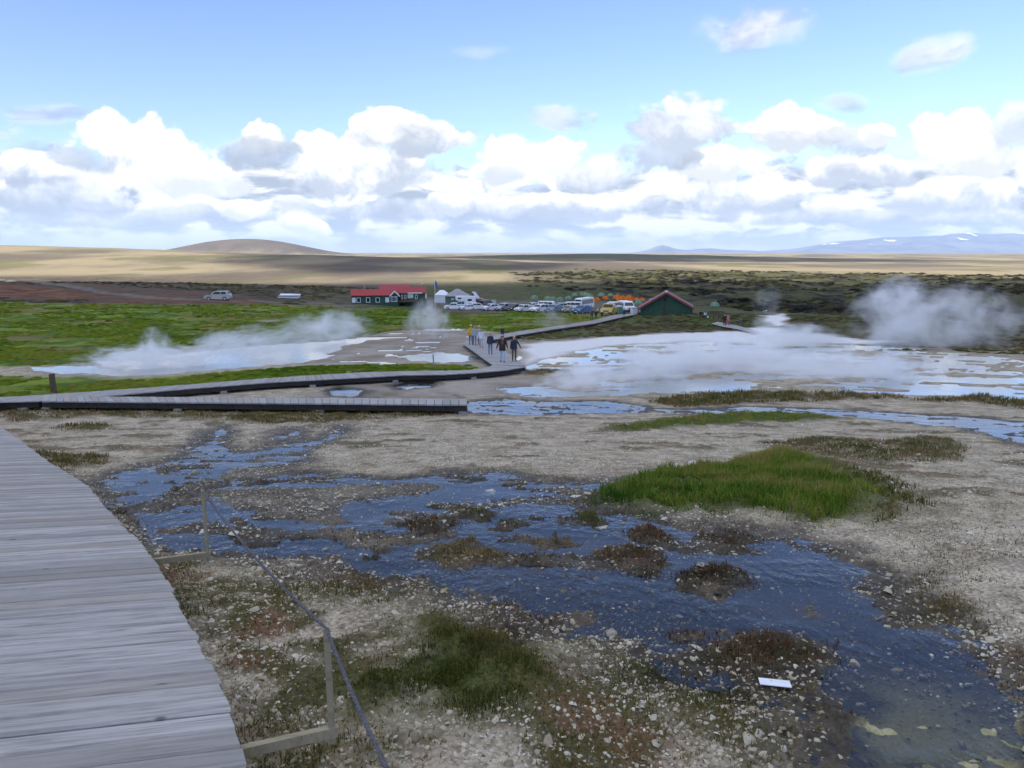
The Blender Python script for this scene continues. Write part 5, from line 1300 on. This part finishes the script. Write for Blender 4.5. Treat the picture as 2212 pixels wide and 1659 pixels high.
GL = ['left one of the green tent pair at the left end of camp', 'right one of the green tent pair at the left end of camp', 'green dome tent between the left pair and the coach', 'green dome tent just left of the coach roof', 'green dome tent above the coach roof', 'taller green dome tent of the overlapping pair above the coach', 'lower green dome tent of the overlapping pair above the coach', 'green dome tent in the gap above the orange ones', 'smallest green dome tent at the top of the orange cluster', 'pale green tent speck at the upper left of the coach']
OL = ['second lowest orange tent, beside the rear of the coach', 'orange tent at the left end of the dense cluster', 'orange tent at the front of the dense cluster, left half', 'orange tent in the back row of the cluster, left half', 'orange tent in the back row of the cluster, right half', 'orange tent at the front of the cluster, right half', 'orange tent in the very middle of the cluster', 'second orange tent from the green hut', 'small orange tent wedged into the cluster front']
GT_ = [(1154.5, 647, 15, 'leftmost green dome tent, alone above the car park'), (1183, 648.5, 16, None), (1195, 649, 14, None), (tx(240), ty(230), 14.5, None), (tx(352), ty(212), 13.5, None), (tx(440), ty(170), 12.5, None), (tx(565), ty(168), 14.5, None), (tx(620), ty(182), 15, None),
       (tx(787), ty(167), 12.5, 'green dome tent right of the coach, above an orange one'), (tx(908), ty(166), 10.5, None), (tx(1000), ty(167), 8, None), (tx(1283), ty(272), 17, 'green dome tent just left of the green hut roof'), (tx(1445), ty(226), 9, 'small green tent behind the left roof slope of the green hut'), (tx(525 - 1659 + 1659), ty(150), 9, None), (1544, 662, 16, 'flat teal-green tent alone on the heath right of the green hut')]
for a, b, w, l in GT_: dome(a, b, w, False, l or GL.pop(0), 'green dome tents of the campsite')
OT_ = [(tx(690), ty(248), 13.5, 'lowest orange dome tent, against the rear of the coach'), (tx(730), ty(232), 14, None), (tx(838), ty(210), 12.5, 'single orange dome tent between two gaps in the camp'), (tx(985), ty(202), 14, None), (tx(1040), ty(235), 15, None), (tx(1062), ty(206), 13, None), (tx(1155), ty(206), 14, None), (tx(1175), ty(237), 12, None), (tx(1112), ty(232), 12, None), (tx(1250), ty(230), 12, None), (tx(1332), ty(237), 12.5, 'rightmost orange dome tent, next to the green hut'), (tx(1010), ty(222), 10, None)]
for a, b, w, l in OT_: dome(a, b, w, True, l or OL.pop(0), 'orange dome tents of the campsite')

# marker posts
def marker(px, py0, py1, mat, lab, w=.05):
    p = at(px, py1); k = p.y / FPX; m = MB(); h = (py1 - py0) * k
    m.hexa([(-w, -w, -.15), (w, -w, -.15), (w, w, -.15), (-w, w, -.15), (-w*.9 - .03, -w*.9, h), (w*.9 - .03, -w*.9, h + .02), (w*.9 - .03, w*.9, h + .02), (-w*.9 - .03, w*.9, h)])
    o = m.build('marker_post', mat); o.location = p; tag(o, lab, 'post')
marker(117, 810, 852, M_BROWNW, 'leaning dark wooden post on the grass behind the boardwalk', .10); marker(937, 769, 792, M_GREYM, 'thin grey post on the turf near the hairpin', .04)
marker(1086.5, 731, 740, M_BROWNW, 'short dark stake beside the upper boardwalk', .06)

# ------------------------------------------------------------------ people
SKIN = paint('skin', (.50, .30, .22), .6); SHOE = paint('dark_shoe', (.025, .022, .02), .6)
CLOTH = {}
def cloth(c):
    if c not in CLOTH: CLOTH[c] = simple('cloth', c, .85, .15, 9., bump=.15)
    return CLOTH[c]
def person(px, py, hpx, yaw, jacket, trousers, hair, label, hat=None, swing=.25, arms=(.15, .1), long_hair=False, bag=None, skirt=.0, group=None):
    p = at(px, py)
    dk = [d for d in bpy.data.objects if d.name.startswith('boardwalk') and d.parent is None]
    k = p.y / FPX; H = hpx * k; s = H / 1.75
    off = .40 if group == 'people walking on the boardwalk' else 0.0
    if off: q = unproj(px, py, .40); p = Vector((q[0], q[1], float(z0(*q)) + .402)); s = hpx * q[1] / FPX / 1.75
    root = thing('person', label, 'person', p, yaw, group); root.scale = (s, s, s)
    J = {'pel': ((0, 0, .96), .135), 'wai': ((0, 0, 1.10), .125), 'che': ((0, -.01, 1.30), .15), 'nek': ((0, 0, 1.46), .06), 'hd1': ((0, -.01, 1.56), .085), 'hd2': ((0, -.02, 1.65), .095)}
    E = [('pel', 'wai'), ('wai', 'che'), ('che', 'nek'), ('nek', 'hd1'), ('hd1', 'hd2')]
    for sd, nm in ((-1, 'l'), (1, 'r')):
        sw = swing * sd
        J['sh' + nm] = ((.18 * sd, 0, 1.39), .075); out = arms[0] if sd < 0 else arms[1]
        ex = .20 * sd + math.sin(out) * .28 * sd; J['el' + nm] = ((ex, .06 * sw * 4, 1.39 - math.cos(out) * .29), .052)
        J['wr' + nm] = ((ex + math.sin(out) * .22 * sd, -.05 - .10 * sw, 1.12 - math.cos(out) * .24), .038); J['ha' + nm] = ((ex + math.sin(out) * .30 * sd, -.07 - .12 * sw, 1.02 - math.cos(out) * .22), .035)
        E += [('che', 'sh' + nm), ('sh' + nm, 'el' + nm), ('el' + nm, 'wr' + nm), ('wr' + nm, 'ha' + nm)]
        J['hi' + nm] = ((.095 * sd, 0, .90), .098); J['kn' + nm] = ((.10 * sd, -.5 * sw * .6 - .02, .50), .066); J['an' + nm] = ((.10 * sd, -.9 * sw * .55 + .02, .09), .045); J['to' + nm] = ((.115 * sd, -.9 * sw * .55 - .14, .035), .038)
        E += [('pel', 'hi' + nm), ('hi' + nm, 'kn' + nm), ('kn' + nm, 'an' + nm), ('an' + nm, 'to' + nm)]
    ks = list(J); me = bpy.data.meshes.new('body'); me.from_pydata([J[q][0] for q in ks], [(ks.index(a), ks.index(b)) for a, b in E], [])
    o = bpy.data.objects.new('body', me); COL.objects.link(o)
    md = o.modifiers.new('skin', 'SKIN'); md.use_smooth_shade = True
    for i, q in enumerate(ks): me.skin_vertices[0].data[i].radius = (J[q][1] * (1.25 if q in ('wai', 'che', 'pel') else 1), J[q][1] * (.85 if q in ('wai', 'che', 'pel') else 1))
    me.skin_vertices[0].data[0].use_root = True
    sb = o.modifiers.new('sub', 'SUBSURF'); sb.levels = 1; sb.render_levels = 1
    dg = bpy.context.evaluated_depsgraph_get(); nm = bpy.data.meshes.new_from_object(o.evaluated_get(dg)); nm.name = 'body'
    bpy.data.objects.remove(o); bpy.data.meshes.remove(me)
    nm.materials.clear()
    for m_ in (cloth(jacket), cloth(trousers), SKIN, SHOE): nm.materials.append(m_)
    reg = {'pel': 0, 'hd1': 2, 'hd2': 2}
    seg = [(np.array(J[a][0]), np.array(J[b][0]), (2 if b in ('hd1', 'hd2') or b.startswith('ha') else 3 if b.startswith('to') else 1 if b[:2] in ('hi', 'kn', 'an') else 0)) for a, b in E]
    idx = []
    for f in nm.polygons:
        c = np.array(f.center); best = (9, 0)
        for a, b, g_ in seg:
            d = b - a; t_ = max(0, min(1, (c - a) @ d / (d @ d))); q = np.linalg.norm(c - a - t_ * d); best = min(best, (q, g_))
        g_ = best[1]
        if g_ == 1 and c[2] < .10: g_ = 3
        if g_ == 0 and c[2] < .93 - skirt and abs(c[0]) < .22: g_ = 1
        idx.append(g_)
    nm.polygons.foreach_set('material_index', np.array(idx, np.int32)); link('body', nm, None, root)
    # jacket hem, hair or hat
    m = MB(); V = []; n = 14
    for z_, rx, ry in ((1.36, .20, .135), (1.15, .20, .145), (.98, .205, .155), (.86 - skirt, .215, .165)):
        for i in range(n): a = 2 * math.pi * i / n; V.append((math.cos(a) * rx, math.sin(a) * ry - .005, z_))
    m.add(V, [(j*n+i, j*n+(i+1) % n, (j+1)*n+(i+1) % n, (j+1)*n+i) for j in range(3) for i in range(n)]); m.build('jacket', cloth(jacket), root, True)
    def cap(mat, nm_, zmin, r_, extra=0.0):
        m = MB(); V = []; n, q = 12, 5
        for j in range(q + 1):
            a = (zmin + (1 - zmin) * j / q) * math.pi / 2
            for i in range(n):
                b = 2 * math.pi * i / n; V.append((math.cos(a) * math.cos(b) * r_, math.cos(a) * math.sin(b) * r_ * 1.08 + .008, 1.645 + math.sin(a) * r_ * 1.12 + extra - (.05 if (math.sin(b) > .2 and j < 2) else 0)))
        m.add(V, [(j*n+i, j*n+(i+1) % n, (j+1)*n+(i+1) % n, (j+1)*n+i) for j in range(q) for i in range(n)]); return m.build(nm_, mat, root, True)
    cap(cloth(hair), 'hair', .02, .108)
    if hat: cap(cloth(hat), 'hat', .18, .122, .01)
    for sx in (-1, 1):
        m = MB(); m.box((.036 * sx, -.108, 1.63), (.028, .012, .014)); m.build('eye', SHOE, root)
    m = MB(); m.prism([(-.012, 1.585), (.012, 1.585), (0, 1.63)], -.135, -.10); m.build('nose', SKIN, root)
    if long_hair:
        m = MB(); V = []; n = 10
        for z_, rx, ry, oy in ((1.66, .105, .10, .02), (1.5, .12, .09, .02), (1.32, .13, .15, -.03), (1.18, .10, .15, -.05)):
            for i in range(n): a = 2 * math.pi * i / n; V.append((math.cos(a) * rx, max(-.16 if z_ < 1.4 else -.06, math.sin(a) * ry + oy), z_))
        m.add(V, [(j*n+i, j*n+(i+1) % n, (j+1)*n+(i+1) % n, (j+1)*n+i) for j in range(3) for i in range(n)]); m.build('long_hair', cloth(hair), root, True)
    if bag:
        m = MB(); m.box((0, .22, 1.2), (.30, .16, .42), 0, .85); m.build('rucksack', cloth(bag), root)
    return root
BW = 'people walking on the boardwalk'
def Q(zx, zy): return 972.7 + zx * .10177, 675.5 + zy * .10177
NAVY, BLK, JEAN, LBL, GRY, BRN, YEL, OWT = (.025, .03, .06), (.03, .018, .018), (.10, .15, .24), (.42, .52, .66), (.32, .36, .40), (.10, .075, .055), (.62, .38, .03), (.62, .66, .68)
x, y = Q(1355, 1035); person(x, y, 56, .15, NAVY, BRN, (.45, .30, .20), 'bald man in navy jacket and brown trousers, foremost right on the boardwalk', arms=(.12, .55), swing=.06, group=BW)
x, y = Q(1105, 1055); person(x, y, 60, .05, BLK, LBL, (.13, .065, .03), 'woman with long brown hair, dark jacket, light jeans and bobble hat', hat=(.30, .30, .33), long_hair=True, arms=(.35, .3), skirt=.1, group=BW)
x, y = Q(850, 885); person(x, y, 48, .1, NAVY, JEAN, (.42, .30, .22), 'man in navy jacket with hands in pockets and blue jeans, mid boardwalk', arms=(.1, .1), swing=.15, group=BW)
x, y = Q(660, 745); person(x, y, 41, 0, OWT, (.45, .45, .47), (.40, .26, .14), 'woman in white jacket and pale trousers at the hairpin', arms=(.3, .2), group=BW)
x, y = Q(610, 680); person(x, y, 41, -.2, (.45, .40, .38), BRN, (.10, .07, .05), 'person in pale hat half hidden behind the white jacket', hat=(.6, .5, .4), group=BW)
x, y = Q(515, 695); person(x, y, 43, .1, GRY, JEAN, (.35, .22, .15), 'man in grey top and blue jeans beside the yellow jacket', group=BW)
x, y = Q(440, 680); person(x, y, 43, .2, YEL, (.12, .14, .20), (.20, .13, .08), 'person in bright yellow jacket and pale cap at the hairpin', hat=(.66, .55, .30), group=BW)
x, y = Q(1110, 560); person(x, y, 28, .3, NAVY, BLK, (.05, .04, .035), 'person in black with rucksack on the far leg behind the woman', bag=(.03, .03, .05), group=BW)
for (zx, zy, h, jk, tr, lab) in ((660, 490, 26, (.05, .06, .10), NAVY, 'tall person in dark navy on the walk below the yellow truck'), (715, 470, 20, BLK, BLK, 'shorter dark figure right behind the tall navy one')):
    person(1170.9 + zx * .16287, 612.5 + zy * .16287, h, .2, jk, tr, (.05, .04, .03), lab, group=BW)
person(1170.9 + 1090 * .16287, 612.5 + 440 * .16287, 17, .2, NAVY, BLK, (.05, .04, .03), 'figure standing where the walk reaches the teal container', group=BW)
for i, (zx, zy, jk) in enumerate(((740, 402, (.55, .56, .58)), (770, 400, (.08, .09, .11)), (800, 404, NAVY), (1135, 392, (.65, .65, .68)), (1155, 394, (.45, .06, .05)), (1175, 394, (.10, .16, .35)), (1150, 372, (.55, .55, .55)))):
    person(1170.9 + zx * .16287, 612.5 + zy * .16287, 13, random.uniform(-1, 1), jk, NAVY if i % 2 else BLK, (.06, .05, .04), ['pale jacketed person at the left of the crowd by the blue car', 'dark grey jacketed person in the middle of the crowd by the blue car', 'navy jacketed person at the right of the crowd, beside the yellow truck', 'person in white jacket at the back of the white van', 'person in red jacket at the back of the white van', 'person in blue jacket at the back of the white van', 'person in pale grey jacket deepest behind the white van crowd'][i], group='crowd by the blue car' if i < 3 else 'crowd at the white van')
R5 = lambda zx, zy: (1441 + zx * .16287, 630.5 + zy * .16287)
for (zx, zy, h, jk, tr, lab, kw) in ((440, 358, 18, BLK, BLK, 'leftmost of three people in black at the hut corner', {}), (474, 362, 18, NAVY, BLK, 'middle of three people at the hut corner', {}), (502, 364, 18, OWT, BLK, 'person with white top and dark hair at the hut corner', dict(long_hair=True)),
        (762, 468, 29, BLK, BLK, 'bather in black standing on the ramp beside a red towel', {}), (800, 468, 28, (.45, .20, .15), (.50, .10, .08), 'person wrapped in reddish clothes on the ramp', {}), (785, 462, 20, (.75, .55, .55), (.7, .6, .6), 'small pale pink figure between the two on the ramp', {}),
        (830, 465, 14, (.10, .14, .30), NAVY, 'child in blue beside the ramp pair', {}), (860, 448, 9, (.05, .07, .06), BLK, 'person sitting low at the edge of the pool', {}), (975, 470, 19, (.10, .10, .13), (.14, .13, .16), 'lone figure in dark grey right of the ramp', {}),
        (540, 380, 11, (.6, .6, .62), (.1, .1, .1), 'crouching figure with pale top at the ramp head', {})):
    x, y = R5(zx, zy); person(x, y, h, random.uniform(-.4, .4), jk, tr, (.05, .035, .025), lab, **kw)
for (zx, zy, h, lab) in ((1652, 276, 12, 'distant walker in black on the lava path'), (2020, 306, 12, 'farthest right walker in blue on the lava path')):
    x, y = R5(zx, zy); person(x, y, h, math.pi, NAVY if zx < 1700 else (.04, .06, .16), BLK, (.04, .03, .03), lab, bag=(.03, .04, .08))

# ------------------------------------------------------------------ steam over the hot springs
def steam_mat(name, dens, nscale, stretch, thr, seed, power=1.0):
    m, t, out = new_mat(name)
    co = t.node('ShaderNodeTexCoord').outputs['Object']
    q = t.vec('MULTIPLY_ADD', co, stretch, (seed * 1.7, seed * .9, seed * 2.3))
    n = t.noise(q, nscale, 5., .6, .5)
    r2 = t.vec('LENGTH', co)
    fall = t.smooth(t.math('MULTIPLY_ADD', t.math('SUBTRACT', n, .5), -1.9, r2), .92, .25)
    body = t.smooth(n, thr - .06, thr + .13)
    d = t.math('MULTIPLY', t.math('MULTIPLY', fall, t.math('MULTIPLY_ADD', body, .8, .2)), dens)
    t.set(out.inputs['Volume'], t.node('ShaderNodeVolumePrincipled', {'Color': (.99, .995, 1., 1), 'Density': d, 'Anisotropy': .1}))
    m.cycles.volume_step_rate = 1.0
    return m
SPH = {}
def steam(px, py, wpx, hpx, base_py, depth, dens, label, nscale=1.6, thr=.47, stretch=(1, 1, 1), seed=1., tilt=0.0, cut=True):
    """plume: centre, half width and half height in photo pixels; it stands at the distance of the ground at base_py"""
    b = unproj(px, base_py); D = b[1]; k = D / FPX
    d = pix_dir(px, py); c = Vector(d * (D / d[1])) + Vector((0, 0, CZ))
    bm = bmesh.new(); bmesh.ops.create_icosphere(bm, subdivisions=3, radius=1.0)
    me = bpy.data.meshes.new('steam_plume'); bm.to_mesh(me); bm.free()
    o = link('steam_plume', me, steam_mat('steam', dens, nscale, stretch, thr, seed)); o.location = c; o.scale = (wpx * k, depth, hpx * k); o.rotation_euler = (0, tilt, 0)
    return tag(o, label, 'steam')
steam(1960, 700, 140, 105, 752, 4.5, .40, 'biggest billowing steam plume at the far right', 2.0, .46, seed=3, tilt=.1)
steam(1935, 640, 70, 55, 752, 3., .36, 'top billow leaning over the biggest plume', 1.8, .46, seed=41)
steam(2110, 690, 120, 90, 750, 4., .34, 'thin steam drifting right of the biggest plume', 2.0, .48, seed=11, tilt=.3)
steam(1720, 742, 150, 48, 748, 4., .8, 'low steam between the biggest plume and the white sinter', 2.2, .47, seed=7)
steam(1655, 712, 52, 44, 728, 2., .26, 'small rounded steam puff over the white sinter tongue', 1.6, .45, seed=5)
steam(1580, 790, 250, 72, 800, 4., 1.15, 'wide veil of steam over the shining runoff', 2.6, .47, (1.5, 1, .8), seed=9)
steam(1400, 800, 120, 62, 820, 3., 1.3, 'steam billow in the middle of the runoff', 2.2, .47, seed=43, tilt=-.2)
steam(1260, 825, 130, 48, 838, 2.5, 1.5, 'steam rising at the left end of the wide runoff', 2.2, .46, seed=13, tilt=-.25)
steam(1830, 805, 230, 55, 815, 4., .9, 'thin steam hugging the right part of the runoff', 2.6, .48, (1.5, 1, .8), seed=15)
steam(1660, 655, 40, 48, 705, 2., .12, 'faint wisp above the white sinter tongue', 1.8, .48, seed=21)
steam(320, 775, 170, 34, 792, 3., 1.1, 'low steam over the left hot pool', 2.4, .46, (1.4, 1, 1), seed=23)
steam(335, 745, 42, 42, 785, 1.4, .95, 'narrow steam column rising from the left hot pool', 1.6, .45, seed=25)
steam(490, 748, 125, 48, 785, 2.6, .75, 'steam billow over the middle of the left hot pool', 2.2, .46, seed=27, tilt=-.2)
steam(630, 732, 140, 52, 775, 3., .42, 'thin steam trailing right from the left hot pool', 2.2, .47, seed=29, tilt=-.3)
steam(735, 708, 90, 46, 740, 2.5, .60, 'detached steam cloud before the meadow below the house', 2.0, .46, seed=31)
steam(925, 690, 60, 56, 735, 2.4, .42, 'vertical steam column below the flagpole', 1.8, .46, seed=33)
steam(1195, 690, 45, 34, 715, 2., .16, 'faint steam patch between the parked cars and the walk', 1.8, .47, seed=35)
